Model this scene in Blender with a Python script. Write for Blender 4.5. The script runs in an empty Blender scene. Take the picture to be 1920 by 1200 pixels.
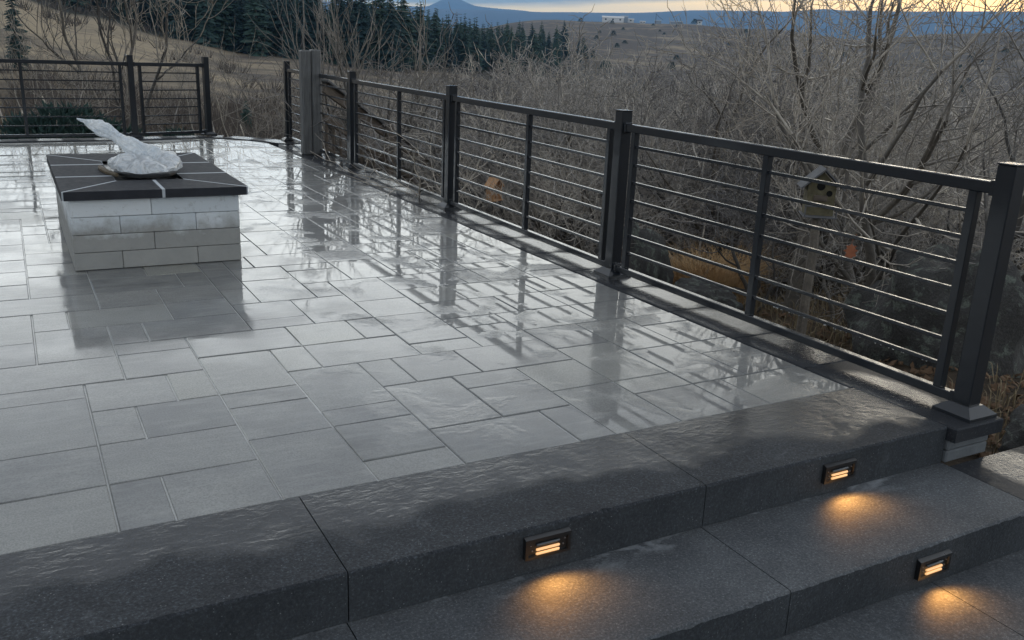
import bpy, math, random
from math import sin, cos, pi, radians, atan2, hypot, sqrt, exp
from mathutils import Vector, Matrix, noise

S = bpy.context.scene
COL = S.collection

# ------------------------------------------------------------------ camera
cam_d = bpy.data.cameras.new('camera')
cam = bpy.data.objects.new('camera', cam_d)
COL.objects.link(cam)
S.camera = cam
cam_d.sensor_width = 36.0
cam_d.lens = 1683.2 / 1920 * 36.0
cam_d.clip_start = 0.05
cam_d.clip_end = 60000.0
EYE = 1.339


def _cam_matrix(pitch, roll, yaw):
    rz = Matrix.Rotation
    b = Matrix(((1, 0, 0), (0, 0, -1), (0, 1, 0)))
    r = rz(roll, 3, 'Z') @ rz(pitch, 3, 'X') @ b @ rz(yaw, 3, 'Z')
    m = Matrix((r[0], -r[1], -r[2])).transposed().to_4x4()
    m.translation = (0, 0, EYE)
    return m


cam.matrix_world = _cam_matrix(radians(16.624), radians(2.474), radians(29.308))

# ------------------------------------------------------------------ sky
SUN_AZ = radians(60.0)      # clockwise from +Y, towards the bright gap in the cloud
SUN_EL = radians(3.0)
world = bpy.data.worlds.new('World')
S.world = world
world.use_nodes = True


def sky_world(w):
    nt = w.node_tree
    N, L = nt.nodes, nt.links
    N.clear()
    out = N.new('ShaderNodeOutputWorld')
    bg = N.new('ShaderNodeBackground')
    bg.inputs['Strength'].default_value = 1.0
    L.new(bg.outputs[0], out.inputs[0])
    tc = N.new('ShaderNodeTexCoord')
    sep = N.new('ShaderNodeSeparateXYZ')
    L.new(tc.outputs['Generated'], sep.inputs[0])

    def math_(op, a, b=None, clamp=False):
        n = N.new('ShaderNodeMath')
        n.operation = op
        n.use_clamp = clamp
        for i, v in enumerate((a, b)):
            if v is None:
                continue
            if isinstance(v, (int, float)):
                n.inputs[i].default_value = v
            else:
                L.new(v, n.inputs[i])
        return n.outputs[0]

    # streaky stratus: noise squeezed in height
    mp = N.new('ShaderNodeMapping')
    mp.inputs['Scale'].default_value = (2.2, 2.2, 26.0)
    L.new(tc.outputs['Generated'], mp.inputs[0])
    nz = N.new('ShaderNodeTexNoise')
    nz.inputs['Scale'].default_value = 1.6
    nz.inputs['Detail'].default_value = 6.0
    nz.inputs['Roughness'].default_value = 0.55
    L.new(mp.outputs[0], nz.inputs['Vector'])
    nb = N.new('ShaderNodeTexNoise')
    nb.inputs['Scale'].default_value = 2.3
    nb.inputs['Detail'].default_value = 5.0
    mp2 = N.new('ShaderNodeMapping')
    mp2.inputs['Scale'].default_value = (1, 1, 3.0)
    L.new(tc.outputs['Generated'], mp2.inputs[0])
    L.new(mp2.outputs[0], nb.inputs['Vector'])
    # facing the set sun: dot(dir.xy, sun.xy)
    dx = math_('MULTIPLY', sep.outputs[0], sin(SUN_AZ))
    dy = math_('MULTIPLY', sep.outputs[1], cos(SUN_AZ))
    face = math_('ADD', dx, dy)
    face01 = math_('POWER', math_('MAXIMUM', face, 0.0), 8.0)
    # cloud brightness by height (overcast: dull at the horizon, pale above)
    z = math_('MAXIMUM', sep.outputs[2], 0.0)
    zz = math_('ADD', z, math_('MULTIPLY', math_('SUBTRACT', nz.outputs['Fac'], 0.5), 0.02))
    r = N.new('ShaderNodeValToRGB')
    cr = r.color_ramp
    cr.interpolation = 'EASE'
    stops = [(0.0, (.25, .30, .30)), (.060, (.26, .31, .31)), (.080, (.58, .62, .61)), (.110, (1.52, 1.59, 1.55)),
             (.21, (1.98, 2.05, 2.0)), (.30, (1.52, 1.58, 1.58)), (.42, (.54, .58, .62)), (1.0, (.50, .535, .585))]
    while len(cr.elements) < len(stops):
        cr.elements.new(0.5)
    for e, (p, c) in zip(cr.elements, stops):
        e.position = p
        e.color = (*c, 1)
    L.new(zz, r.inputs[0])
    # warm tint of the cloud base towards the sunset
    warm = N.new('ShaderNodeMix')
    warm.data_type = 'RGBA'
    warm.blend_type = 'MULTIPLY'
    L.new(math_('MULTIPLY', face01, 0.9), warm.inputs['Factor'])
    L.new(r.outputs[0], warm.inputs['A'])
    warm.inputs['B'].default_value = (1.10, 1.0, .84, 1)
    mod = N.new('ShaderNodeMix')
    mod.data_type = 'RGBA'
    mod.blend_type = 'MULTIPLY'
    mod.inputs['Factor'].default_value = 1.0
    L.new(warm.outputs['Result'], mod.inputs['A'])
    cl = N.new('ShaderNodeMapRange')
    cl.inputs['From Min'].default_value = 0.3
    cl.inputs['From Max'].default_value = 0.7
    cl.inputs['To Min'].default_value = 0.86
    cl.inputs['To Max'].default_value = 1.12
    L.new(nb.outputs['Fac'], cl.inputs['Value'])
    # the half of the sky away from the sunset is duller
    bk = N.new('ShaderNodeMapRange')
    for i_, v_ in enumerate((-.6, .5, .62, 1.0)):
        bk.inputs[i_ + 1].default_value = v_
    L.new(face, bk.inputs[0])
    L.new(math_('MULTIPLY', cl.outputs[0], bk.outputs[0]), mod.inputs['B'])
    # the clear gap along the horizon: Nishita sky warmed by the low sun
    sky = N.new('ShaderNodeTexSky')
    sky.sky_type = 'NISHITA'
    sky.sun_disc = False
    sky.sun_elevation = SUN_EL
    sky.sun_rotation = SUN_AZ
    sky.dust_density = 2.0
    skm = N.new('ShaderNodeMix')
    skm.data_type = 'RGBA'
    skm.blend_type = 'MULTIPLY'
    skm.inputs['Factor'].default_value = 1.0
    L.new(sky.outputs[0], skm.inputs['A'])
    skm.inputs['B'].default_value = (.05, .05, .05, 1)
    glow = N.new('ShaderNodeMix')
    glow.data_type = 'RGBA'
    glow.blend_type = 'ADD'
    glow.inputs['Factor'].default_value = 1.0
    L.new(skm.outputs['Result'], glow.inputs['A'])
    gcol = N.new('ShaderNodeMix')
    gcol.data_type = 'RGBA'
    L.new(face01, gcol.inputs['Factor'])
    gcol.inputs['A'].default_value = (1.0, .82, .42, 1)
    gcol.inputs['B'].default_value = (1.75, 1.22, .38, 1)
    L.new(gcol.outputs['Result'], glow.inputs['B'])
    # gap mask: below a wavering edge; higher towards the sunset
    edge = math_('ADD', math_('MULTIPLY', face01, 0.029), 0.0405)
    edge = math_('ADD', edge, math_('MULTIPLY', math_('SUBTRACT', nb.outputs['Fac'], 0.5), 0.012))
    dlt = math_('DIVIDE', math_('SUBTRACT', edge, zz), 0.006)
    mask = math_('MULTIPLY', math_('ADD', dlt, 0.5, clamp=True), math_('MULTIPLY_ADD' if False else 'ADD', math_('MULTIPLY', math_('MAXIMUM', face, 0.0), 0.9), 0.1, clamp=True))
    fin = N.new('ShaderNodeMix')
    fin.data_type = 'RGBA'
    L.new(mask, fin.inputs['Factor'])
    L.new(mod.outputs['Result'], fin.inputs['A'])
    L.new(glow.outputs['Result'], fin.inputs['B'])
    L.new(fin.outputs['Result'], bg.inputs['Color'])


sky_world(world)

sun_d = bpy.data.lights.new('sun', 'SUN')
sun_d.energy = 0.35
sun_d.angle = radians(25)
sun_d.color = (1.0, .86, .66)
sun = bpy.data.objects.new('sun', sun_d)
COL.objects.link(sun)
sun.location = (30, 30, 40)
sun.rotation_euler = Vector((sin(SUN_AZ) * cos(radians(9)), cos(SUN_AZ) * cos(radians(9)), sin(radians(9)))).to_track_quat('Z', 'Y').to_euler()

S.view_settings.view_transform = 'Standard'
S.view_settings.look = 'None'
S.view_settings.exposure = 0.5
S.view_settings.gamma = 1.0
S.view_settings.use_curve_mapping = False
S.render.engine = 'CYCLES'
S.cycles.use_denoising = True
S.cycles.max_bounces = 8
S.cycles.transparent_max_bounces = 12
S.cycles.volume_bounces = 0

# ------------------------------------------------------------------ helpers


def link(o, parent=None):
    COL.objects.link(o)
    if parent is not None:
        o.parent = parent
    return o


def tag(o, label=None, cat=None, group=None, kind=None):
    if label: o['label'] = label
    if cat: o['category'] = cat
    if group: o['group'] = group
    if kind: o['kind'] = kind
    return o


def empty(name, loc=(0, 0, 0), rz=0.0):
    o = bpy.data.objects.new(name, None)
    o.location = loc
    o.rotation_euler = (0, 0, rz)
    o.empty_display_size = 0.1
    return link(o)


class MB:
    """collects vertices and faces of one mesh"""

    def __init__(s):
        s.v, s.f, s.m = [], [], []

    def add(s, vs, fs, mi=0):
        b = len(s.v)
        s.v += [tuple(v) for v in vs]
        s.f += [tuple(b + i for i in f) for f in fs]
        s.m += [mi] * len(fs)

    def box(s, a, b, ch=0.0, mi=0):
        (x0, y0, z0), (x1, y1, z1) = a, b
        if ch <= 0:
            vs = [(x0, y0, z0), (x1, y0, z0), (x1, y1, z0), (x0, y1, z0), (x0, y0, z1), (x1, y0, z1), (x1, y1, z1), (x0, y1, z1)]
            s.add(vs, [(3, 2, 1, 0), (4, 5, 6, 7), (0, 1, 5, 4), (1, 2, 6, 5), (2, 3, 7, 6), (3, 0, 4, 7)], mi)
            return
        c = min(ch, .45 * (x1 - x0), .45 * (y1 - y0), .45 * (z1 - z0))
        rings = []
        for z, k in ((z0, c), (z0 + c, 0), (z1 - c, 0), (z1, c)):
            # octagonal ring with cut corners
            q = c if k == 0 else c
            i = 0 if k == 0 else c
            X0, X1, Y0, Y1 = x0 + i, x1 - i, y0 + i, y1 - i
            e = c if k == 0 else 0.0
            if k == 0:
                rings.append([(X0 + e, Y0, z), (X1 - e, Y0, z), (X1, Y0 + e, z), (X1, Y1 - e, z), (X1 - e, Y1, z), (X0 + e, Y1, z), (X0, Y1 - e, z), (X0, Y0 + e, z)])
            else:
                rings.append([(X0, Y0, z), (X1, Y0, z), (X1, Y1, z), (X0, Y1, z)])
        b0, m0, m1, t0 = rings
        vs = b0 + m0 + m1 + t0   # 4 + 8 + 8 + 4
        fs = [(3, 2, 1, 0), (20, 21, 22, 23)]
        for k in range(8):
            n = (k + 1) % 8
            fs.append((4 + k, 4 + n, 12 + n, 12 + k))
        cor = [0, 1, 1, 2, 2, 3, 3, 0]
        for k in range(8):
            n = (k + 1) % 8
            if cor[k] == cor[n]:
                fs.append((cor[k], 4 + n, 4 + k)); fs.append((20 + cor[k], 12 + k, 12 + n))
            else:
                fs.append((cor[k], cor[n], 4 + n, 4 + k)); fs.append((20 + cor[n], 20 + cor[k], 12 + k, 12 + n))
        s.add(vs, fs, mi)

    def tube(s, pts, rad, n=6, mi=0, caps=True):
        """polyline tube; rad = list of radii"""
        pts = [Vector(p) for p in pts]
        rings = []
        up = Vector((.31, .17, .93))
        for i, p in enumerate(pts):
            d = (pts[min(i + 1, len(pts) - 1)] - pts[max(i - 1, 0)])
            d = d.normalized() if d.length > 1e-9 else Vector((0, 0, 1))
            a = d.cross(up)
            if a.length < 1e-3:
                a = d.cross(Vector((1, 0, 0)))
            a.normalize()
            b = d.cross(a)
            r = rad[i]
            rings.append([p + a * (r * cos(2 * pi * k / n)) + b * (r * sin(2 * pi * k / n)) for k in range(n)])
        vs = [q for rr in rings for q in rr]
        fs = []
        for i in range(len(pts) - 1):
            for k in range(n):
                k2 = (k + 1) % n
                fs.append((i * n + k, i * n + k2, (i + 1) * n + k2, (i + 1) * n + k))
        if caps:
            fs.append(tuple(range(n - 1, -1, -1)))
            fs.append(tuple((len(pts) - 1) * n + k for k in range(n)))
        s.add(vs, fs, mi)

    def prism(s, poly, z0, z1, ch=0.0, mi=0):
        n = len(poly)
        if ch > 0:
            c = Vector((sum(p[0] for p in poly) / n, sum(p[1] for p in poly) / n))
            top = []
            for i in range(n):
                p0, p1, p2 = Vector(poly[i - 1]), Vector(poly[i]), Vector(poly[(i + 1) % n])
                e1, e2 = (p1 - p0).normalized(), (p2 - p1).normalized()
                n1, n2 = Vector((-e1.y, e1.x)), Vector((-e2.y, e2.x))
                m = n1 + n2
                m = m / max(.3, m.length_squared) * 2
                top.append(p1 + m * ch)
            vs = [(p[0], p[1], z0) for p in poly] + [(p[0], p[1], z1 - ch) for p in poly] + [(p[0], p[1], z1) for p in top]
            fs = [tuple(range(n - 1, -1, -1)), tuple(2 * n + k for k in range(n))]
            for k in range(n):
                k2 = (k + 1) % n
                fs += [(k, k2, n + k2, n + k), (n + k, n + k2, 2 * n + k2, 2 * n + k)]
        else:
            vs = [(p[0], p[1], z0) for p in poly] + [(p[0], p[1], z1) for p in poly]
            fs = [tuple(range(n - 1, -1, -1)), tuple(n + k for k in range(n))]
            for k in range(n):
                k2 = (k + 1) % n
                fs.append((k, k2, n + k2, n + k))
        s.add(vs, fs, mi)

    def mesh(s, name, mats, smooth=False):
        me = bpy.data.meshes.new(name)
        me.from_pydata(s.v, [], s.f)
        for m in (mats if isinstance(mats, (list, tuple)) else [mats]):
            me.materials.append(m)
        if any(s.m):
            me.polygons.foreach_set('material_index', s.m)
        if smooth:
            me.polygons.foreach_set('use_smooth', [True] * len(me.polygons))
        me.update()
        return me

    def build(s, name, mats, parent=None, smooth=False, loc=None):
        o = bpy.data.objects.new(name, s.mesh(name, mats, smooth))
        if loc is not None:
            o.location = loc
        return link(o, parent)


def obj(name, me, parent=None, loc=None, rot=None, scale=None):
    o = bpy.data.objects.new(name, me)
    if loc is not None: o.location = loc
    if rot is not None: o.rotation_euler = rot
    if scale is not None: o.scale = scale if isinstance(scale, (tuple, list)) else (scale,) * 3
    return link(o, parent)


# ------------------------------------------------------------------ materials
class NT:
    def __init__(s, name):
        s.mat = bpy.data.materials.new(name)
        s.mat.use_nodes = True
        s.t = s.mat.node_tree
        s.N, s.L = s.t.nodes, s.t.links
        s.N.clear()
        s.out = s.N.new('ShaderNodeOutputMaterial')
        s.b = s.N.new('ShaderNodeBsdfPrincipled')
        s.L.new(s.b.outputs[0], s.out.inputs[0])

    def set(s, **k):
        for n, v in k.items():
            s.plug(v, s.b.inputs[n.replace('_', ' ')])
        return s

    def plug(s, v, sock):
        if isinstance(v, bpy.types.NodeSocket):
            s.L.new(v, sock)
        elif isinstance(v, (tuple, list)) and len(v) == 3 and sock.type == 'RGBA':
            sock.default_value = (*v, 1)
        else:
            sock.default_value = v

    def coord(s, kind='Object', scale=(1, 1, 1), rnd=0.0):
        tc = s.N.new('ShaderNodeTexCoord')
        v = tc.outputs[kind]
        if kind == 'World':
            pass
        if rnd:
            oi = s.N.new('ShaderNodeObjectInfo')
            a = s.N.new('ShaderNodeVectorMath'); a.operation = 'ADD'
            m = s.N.new('ShaderNodeVectorMath'); m.operation = 'SCALE'
            c = s.N.new('ShaderNodeCombineXYZ')
            for i in range(3): s.L.new(oi.outputs['Random'], c.inputs[i])
            s.L.new(c.outputs[0], m.inputs[0]); m.inputs['Scale'].default_value = rnd
            s.L.new(v, a.inputs[0]); s.L.new(m.outputs[0], a.inputs[1])
            v = a.outputs[0]
        if tuple(scale) != (1, 1, 1):
            mp = s.N.new('ShaderNodeMapping')
            mp.inputs['Scale'].default_value = scale
            s.L.new(v, mp.inputs[0]); v = mp.outputs[0]
        return v

    def pos(s, scale=(1, 1, 1)):
        g = s.N.new('ShaderNodeNewGeometry')
        v = g.outputs['Position']
        if tuple(scale) != (1, 1, 1):
            mp = s.N.new('ShaderNodeMapping')
            mp.inputs['Scale'].default_value = scale
            s.L.new(v, mp.inputs[0]); v = mp.outputs[0]
        return v

    def noise(s, vec, scale, detail=4, rough=.55, dist=0.0):
        n = s.N.new('ShaderNodeTexNoise')
        n.inputs['Scale'].default_value = scale
        n.inputs['Detail'].default_value = detail
        n.inputs['Roughness'].default_value = rough
        n.inputs['Distortion'].default_value = dist
        s.L.new(vec, n.inputs['Vector'])
        return n.outputs['Fac']

    def voro(s, vec, scale, feat='F1', out='Distance'):
        n = s.N.new('ShaderNodeTexVoronoi')
        n.feature = feat
        n.inputs['Scale'].default_value = scale
        s.L.new(vec, n.inputs['Vector'])
        return n.outputs[out]

    def rng(s, v, a, b, c, d, clamp=True):
        n = s.N.new('ShaderNodeMapRange')
        n.clamp = clamp
        for i, k in enumerate((a, b, c, d)):
            n.inputs[i + 1].default_value = k
        s.L.new(v, n.inputs[0])
        return n.outputs[0]

    def ramp(s, v, stops):
        n = s.N.new('ShaderNodeValToRGB')
        cr = n.color_ramp
        while len(cr.elements) < len(stops):
            cr.elements.new(.5)
        for e, (p, c) in zip(cr.elements, stops):
            e.position = p; e.color = (*c, 1)
        s.L.new(v, n.inputs[0])
        return n.outputs[0]

    def mix(s, f, a, b, mode='MIX'):
        n = s.N.new('ShaderNodeMix')
        n.data_type = 'RGBA'; n.blend_type = mode
        s.plug(f, n.inputs['Factor']); s.plug(a, n.inputs['A']); s.plug(b, n.inputs['B'])
        return n.outputs['Result']

    def math(s, op, a, b=0.0, clamp=False):
        n = s.N.new('ShaderNodeMath'); n.operation = op; n.use_clamp = clamp
        s.plug(a, n.inputs[0]); s.plug(b, n.inputs[1])
        return n.outputs[0]

    def rand(s):
        return s.N.new('ShaderNodeObjectInfo').outputs['Random']

    def bump(s, h, strength=.3, dist=.01, normal=None):
        n = s.N.new('ShaderNodeBump')
        n.inputs['Strength'].default_value = strength
        n.inputs['Distance'].default_value = dist
        s.L.new(h, n.inputs['Height'])
        if normal is not None: s.L.new(normal, n.inputs['Normal'])
        return n.outputs[0]


def simple(name, col, rough=.6, metal=0.0, var=.25, scale=8.0, bump=.15, coat=0.0, spec=.4):
    t = NT(name)
    v = t.coord('Object', rnd=13.0)
    n = t.noise(v, scale, 5)
    c = t.mix(n, tuple(k * (1 - var) for k in col), tuple(min(1, k * (1 + var)) for k in col))
    t.set(Base_Color=c, Roughness=t.rng(t.noise(v, scale * 2.3, 3), .3, .7, max(.02, rough - .1), min(1, rough + .1)), Metallic=metal, Specular_IOR_Level=spec)
    if bump: t.set(Normal=t.bump(t.noise(v, scale * 6, 4), bump, .004))
    if coat: t.set(Coat_Weight=coat, Coat_Roughness=.12)
    return t.mat


def paver_mat():
    t = NT('wet_paver')
    p = t.pos()
    r = t.rand()
    v = t.coord('Object', rnd=31.0)
    big = t.noise(v, 5.0, 5, .6)
    blot = t.noise(v, 2.6, 3, .5)
    grain = t.noise(v, 160, 3, .7)
    base = t.ramp(r, [(0, (.082, .086, .091)), (.25, (.120, .124, .127)), (.55, (.150, .153, .153)), (.8, (.180, .182, .176)), (.93, (.215, .216, .200)), (1, (.29, .286, .24))])
    c = t.mix(t.rng(big, .3, .7, 0, .55), base, (.30, .305, .285))
    c = t.mix(t.rng(blot, .52, .75, 0, .5), c, (.115, .120, .130))
    c = t.mix(t.rng(grain, .40, .62, 0, .60), c, (.070, .070, .072))
    streak = t.noise(t.coord('Object', (2.5, 14, 1), rnd=31.0), 2.2, 4, .6)
    c = t.mix(t.rng(streak, .50, .72, 0, .38), c, (.26, .265, .25))
    c = t.mix(t.rng(t.noise(p, 9, 5, .7, .6), .60, .72, 0, .30), c, (.09, .095, .098))
    # water film: thick and still towards the rail, thinner near the steps
    sep = t.N.new('ShaderNodeSeparateXYZ'); t.L.new(p, sep.inputs[0])
    pud = t.noise(p, 1.1, 3, .5)
    pud2 = t.noise(p, 3.7, 4, .6, .6)
    w = t.math('ADD', pud, t.math('MULTIPLY', t.math('SUBTRACT', pud2, .5), .5))
    w = t.math('ADD', w, t.math('MULTIPLY', t.math('SUBTRACT', sep.outputs[1], 4.5), .045))
    w = t.math('ADD', w, t.math('MULTIPLY', t.math('SUBTRACT', sep.outputs[0], 1.3), .11))
    wet = t.rng(w, .36, .52, 0, 1)
    t.set(Base_Color=c, Roughness=.55, Specular_IOR_Level=.35)
    rip = t.noise(p, 90, 3, .65, .5)
    rip2 = t.noise(p, 17, 3, .6, .8)
    patch = t.math('MULTIPLY', t.rng(t.noise(p, 2.6, 4, .6, .5), .53, .66, 0, 1), t.rng(sep.outputs[0], .9, 1.9, .15, 1))
    hgt = t.math('ADD', t.math('MULTIPLY', rip, t.math('ADD', t.math('MULTIPLY', patch, 2.0), .015)), t.math('MULTIPLY', rip2, t.math('ADD', .012, t.math('MULTIPLY', patch, .7))))
    t.set(Coat_Weight=t.rng(wet, 0, 1, .75, 1), Coat_IOR=1.36, Coat_Roughness=t.rng(wet, 0, 1, .12, .004),
          Coat_Normal=t.bump(hgt, .42, .0040), Normal=t.bump(t.noise(v, 70, 4, .7), .25, .004))
    return t.mat


def slab_mat(name, c0=(.012, .015, .020), c1=(.026, .030, .036), wetlo=.34, wethi=.52, rip=1.0, dry_r=.10, lime=False, dryc=.40, wetc=.85, speck=1.0, spill=False):
    t = NT(name)
    p = t.pos()
    n = t.noise(p, 3.1, 6, .65)
    fine = t.noise(p, 120, 4, .8)
    c = t.mix(t.rng(n, .28, .72, 0, 1), c0, c1)
    c = t.mix(1.0, c, t.ramp(fine, [(.30, (1 - .75 * speck,) * 3), (.45, (1 - .2 * speck,) * 3), (.55, (1 + .1 * speck,) * 3), (.68, (1 + 1.6 * speck,) * 3)]), 'MULTIPLY')
    fleck = t.rng(t.voro(p, 75), .10, .16, .75, 0)
    c = t.mix(t.math('MULTIPLY', fleck, t.rng(t.noise(p, 14, 2), .5, .6, 0, 1)), c, (.22, .225, .23))
    stain = t.noise(t.pos((1, 1, .35)), 7.5, 6, .72, .6)
    c = t.mix(t.rng(stain, .60, .74, 0, .45), c, (.13, .14, .15))
    if lime:
        sp = t.N.new('ShaderNodeSeparateXYZ'); t.L.new(p, sp.inputs[0])
        lm = t.math('MULTIPLY', t.rng(sp.outputs[1], 1.90, 2.0, 0, 1), t.rng(t.noise(t.pos((1, 2, 1)), 3.4, 5, .6, .4), .50, .60, 0, .75))
        c = t.mix(lm, c, (.30, .32, .34))
    wet = t.rng(t.noise(p, 1.35, 4, .55, .3), wetlo, wethi, 0, 1)
    if spill:
        sw_ = t.N.new('ShaderNodeSeparateXYZ'); t.L.new(p, sw_.inputs[0])
        a_ = t.rng(sw_.outputs[1], 2.01, 2.47, 0, 1)
        a_ = t.math('ADD', a_, t.math('MULTIPLY', t.math('SUBTRACT', t.noise(p, 1.9, 4, .6, .4), .5), 1.5))
        a_ = t.math('ADD', a_, t.rng(sw_.outputs[0], 2.2, 3.0, 0, .45))
        wet = t.rng(a_, .40, .62, 0, 1)
        c = t.mix(wet, c, t.mix(1.0, c, (.42, .42, .45), 'MULTIPLY'))
    pr = t.pos((.55, 1.0, 1.0))
    h = t.math('ADD', t.noise(pr, 42, 2, .5, .5), t.math('MULTIPLY', t.noise(p, 150, 3, .7), .30))
    t.set(Base_Color=c, Roughness=.65, Specular_IOR_Level=.12,
          Normal=t.bump(t.math('ADD', t.noise(p, 90, 4, .7), t.noise(p, 25, 3, .6)), .40, .006),
          Coat_Weight=t.rng(wet, 0, 1, dryc, wetc), Coat_IOR=1.36, Coat_Roughness=t.rng(wet, 0, 1, dry_r, .03),
          Coat_Normal=t.bump(t.math('MULTIPLY', h, t.rng(t.noise(p, 4.5, 3, .6), .35, .62, .25, 1.25)), .34 * rip, .0062))
    return t.mat


def coping_mat():
    t = NT('wet_coping')
    p = t.pos()
    v = t.coord('Object', rnd=17.0)
    c = t.mix(t.noise(v, 5, 5), (.016, .018, .022), (.040, .043, .049))
    c = t.mix(t.rng(t.noise(v, 150, 3, .7), .55, .7, 0, .4), c, (.13, .13, .13))
    so = t.N.new('ShaderNodeSeparateXYZ'); t.L.new(t.coord('Object'), so.inputs[0])
    ex = t.math('POWER', t.math('ABSOLUTE', t.math('DIVIDE', so.outputs[0], .125)), 2.2)
    ey = t.math('POWER', t.math('ABSOLUTE', t.math('DIVIDE', so.outputs[1], .225)), 2.6)
    dish = t.math('ADD', t.math('ADD', ex, ey), t.math('MULTIPLY', t.math('SUBTRACT', t.noise(p, 6.5, 3, .55, .3), .5), 1.5))
    pud = t.rng(dish, .85, 1.65, 1, 0)
    h = t.math('ADD', t.noise(p, 60, 3, .6, .5), t.noise(p, 14, 2))
    t.set(Base_Color=c, Roughness=.8, Specular_IOR_Level=.05, Coat_Weight=t.rng(pud, 0, 1, .18, 1), Coat_IOR=1.42,
          Coat_Roughness=t.rng(pud, 0, 1, .14, .012), Coat_Normal=t.bump(h, .24, .004), Normal=t.bump(t.noise(v, 80, 4, .7), .4, .004))
    return t.mat


def block_mat():
    t = NT('fire_pit_block')
    v = t.coord('Object', rnd=23.0)
    w = t.pos()
    sep = t.N.new('ShaderNodeSeparateXYZ'); t.L.new(w, sep.inputs[0])
    r = t.rand()
    dry = t.mix(r, (.52, .56, .59), (.64, .665, .68))
    spots = t.rng(t.noise(v, 30, 5, .7), .56, .68, 0, .5)
    damp = t.math('ADD', sep.outputs[2], t.math('MULTIPLY', t.math('SUBTRACT', t.noise(v, 7, 5, .65), .5), .28))
    damp = t.rng(damp, .20, .30, 1, 0)
    c = t.mix(spots, dry, (.28, .28, .275))
    c = t.mix(t.math('MULTIPLY', damp, .85), c, t.mix(t.noise(v, 9, 4), (.17, .168, .155), (.30, .29, .265)))
    t.set(Base_Color=c, Roughness=.75, Normal=t.bump(t.noise(v, 110, 4, .7), .35, .004))
    return t.mat


def metal_mat():
    t = NT('black_railing_metal')
    p = t.pos()
    n = t.noise(p, 40, 3)
    t.set(Base_Color=t.mix(n, (.0085, .0110, .0150), (.014, .017, .022)), Metallic=0.0, Roughness=.5, Specular_IOR_Level=.2,
          Coat_Weight=1.0, Coat_Roughness=.05, Coat_IOR=1.38, Coat_Normal=t.bump(t.noise(p, 90, 3, .6), .12, .002))
    return t.mat


def bark_mat(name, dark, light, scale=9.0):
    t = NT(name)
    v = t.coord('Object')
    n = t.noise(v, scale, 4, .65)
    f = t.noise(v, scale * 7, 3, .6)
    c = t.mix(t.rng(n, .3, .7, 0, 1), dark, light)
    c = t.mix(t.rng(f, .35, .65, 0, .45), c, tuple(k * .45 for k in dark))
    r = t.rand()
    c = t.mix(1.0, c, t.ramp(r, [(0, (.38, .38, .40)), (.45, (.90, .89, .87)), (1, (1.55, 1.46, 1.30))]), 'MULTIPLY')
    t.set(Base_Color=c, Roughness=.6, Specular_IOR_Level=.5, Normal=t.bump(f, .5, .01))
    return t.mat


def ground_mat():
    t = NT('hill_ground')
    p = t.pos((1, 1, .6))
    big = t.noise(p, .010, 6, .62, .5)
    mid = t.noise(p, .055, 6, .65, .4)
    fine = t.noise(p, 1.3, 6, .7)
    vf = t.noise(p, 22, 5, .75)
    sep = t.N.new('ShaderNodeSeparateXYZ'); t.L.new(t.pos(), sep.inputs[0])
    tan = t.mix(fine, (.200, .160, .108), (.345, .282, .193))
    brush = t.mix(fine, (.045, .039, .037), (.098, .084, .074))
    near = t.mix(vf, (.022, .018, .014), (.075, .058, .042))
    near = t.mix(t.rng(fine, .45, .62, 0, .7), near, (.090, .062, .038))
    m = t.math('ADD', t.math('MULTIPLY', big, .55), t.math('MULTIPLY', mid, .55))
    # the open meadow lies between the oaks and the pine wood
    lx = t.math('SUBTRACT', sep.outputs[0], t.math('MULTIPLY', sep.outputs[1], .42))
    mead = t.rng(lx, -90, 20, .20, .0)
    c = t.mix(t.rng(t.math('ADD', m, mead), .55, .70, 0, 1), brush, tan)
    c = t.mix(t.rng(t.noise(t.pos((1, 1, 5)), .11, 5, .7, .8), .54, .66, 0, .55), c, (.075, .064, .058))
    fl = t.rng(t.math('ADD', sep.outputs[1], t.math('MULTIPLY', mid, 30)), 235, 262, 0, 1)
    fl = t.math('MULTIPLY', fl, t.rng(lx, 60, 130, 1, 0))
    c = t.mix(fl, c, (.028, .030, .024))
    ln = t.N.new('ShaderNodeVectorMath'); ln.operation = 'LENGTH'; t.L.new(t.pos(), ln.inputs[0])
    c = t.mix(t.rng(ln.outputs['Value'], 30, 75, 0, 1), near, c)
    t.set(Base_Color=c, Roughness=.95, Specular_IOR_Level=.15,
          Normal=t.bump(t.math('ADD', t.math('MULTIPLY', fine, 1.0), t.math('MULTIPLY', vf, .25)), .8, .12))
    return t.mat


M = {}
M['paver'] = paver_mat()
M['slab'] = slab_mat('wet_step_slab', dryc=.06, wetc=1.0, dry_r=.3, rip=.95, spill=True, c0=(.020, .023, .028), c1=(.042, .047, .054))
M['slab2'] = slab_mat('damp_step_slab', (.056, .061, .068), (.105, .112, .120), .64, .82, 1.2, .40, True, 0.0, .25, .65)
M['riser'] = slab_mat('step_slab_face', (.030, .034, .039), (.056, .062, .069), .75, .95, .5, .4, False, .02, .3, .45)
M['coping'] = coping_mat()
M['metal'] = metal_mat()
M['block'] = block_mat()
M['cap'] = simple('charcoal_cap_tile', (.030, .032, .038), .75, var=.35, scale=14, bump=.3, coat=.03, spec=.1)
M['grout'] = simple('pale_grout', (.42, .45, .48), .8, var=.12, scale=30)
M['sand'] = simple('joint_sand', (.34, .345, .335), .5, var=.35, scale=60, bump=.4, coat=.6)
M['concrete'] = simple('concrete_core', (.12, .12, .12), .85)
M['ground'] = ground_mat()
M['bark'] = bark_mat('oak_bark', (.060, .054, .050), (.135, .122, .108))
M['twig'] = bark_mat('oak_twig', (.22, .208, .198), (.54, .510, .480), 4.0)
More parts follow.
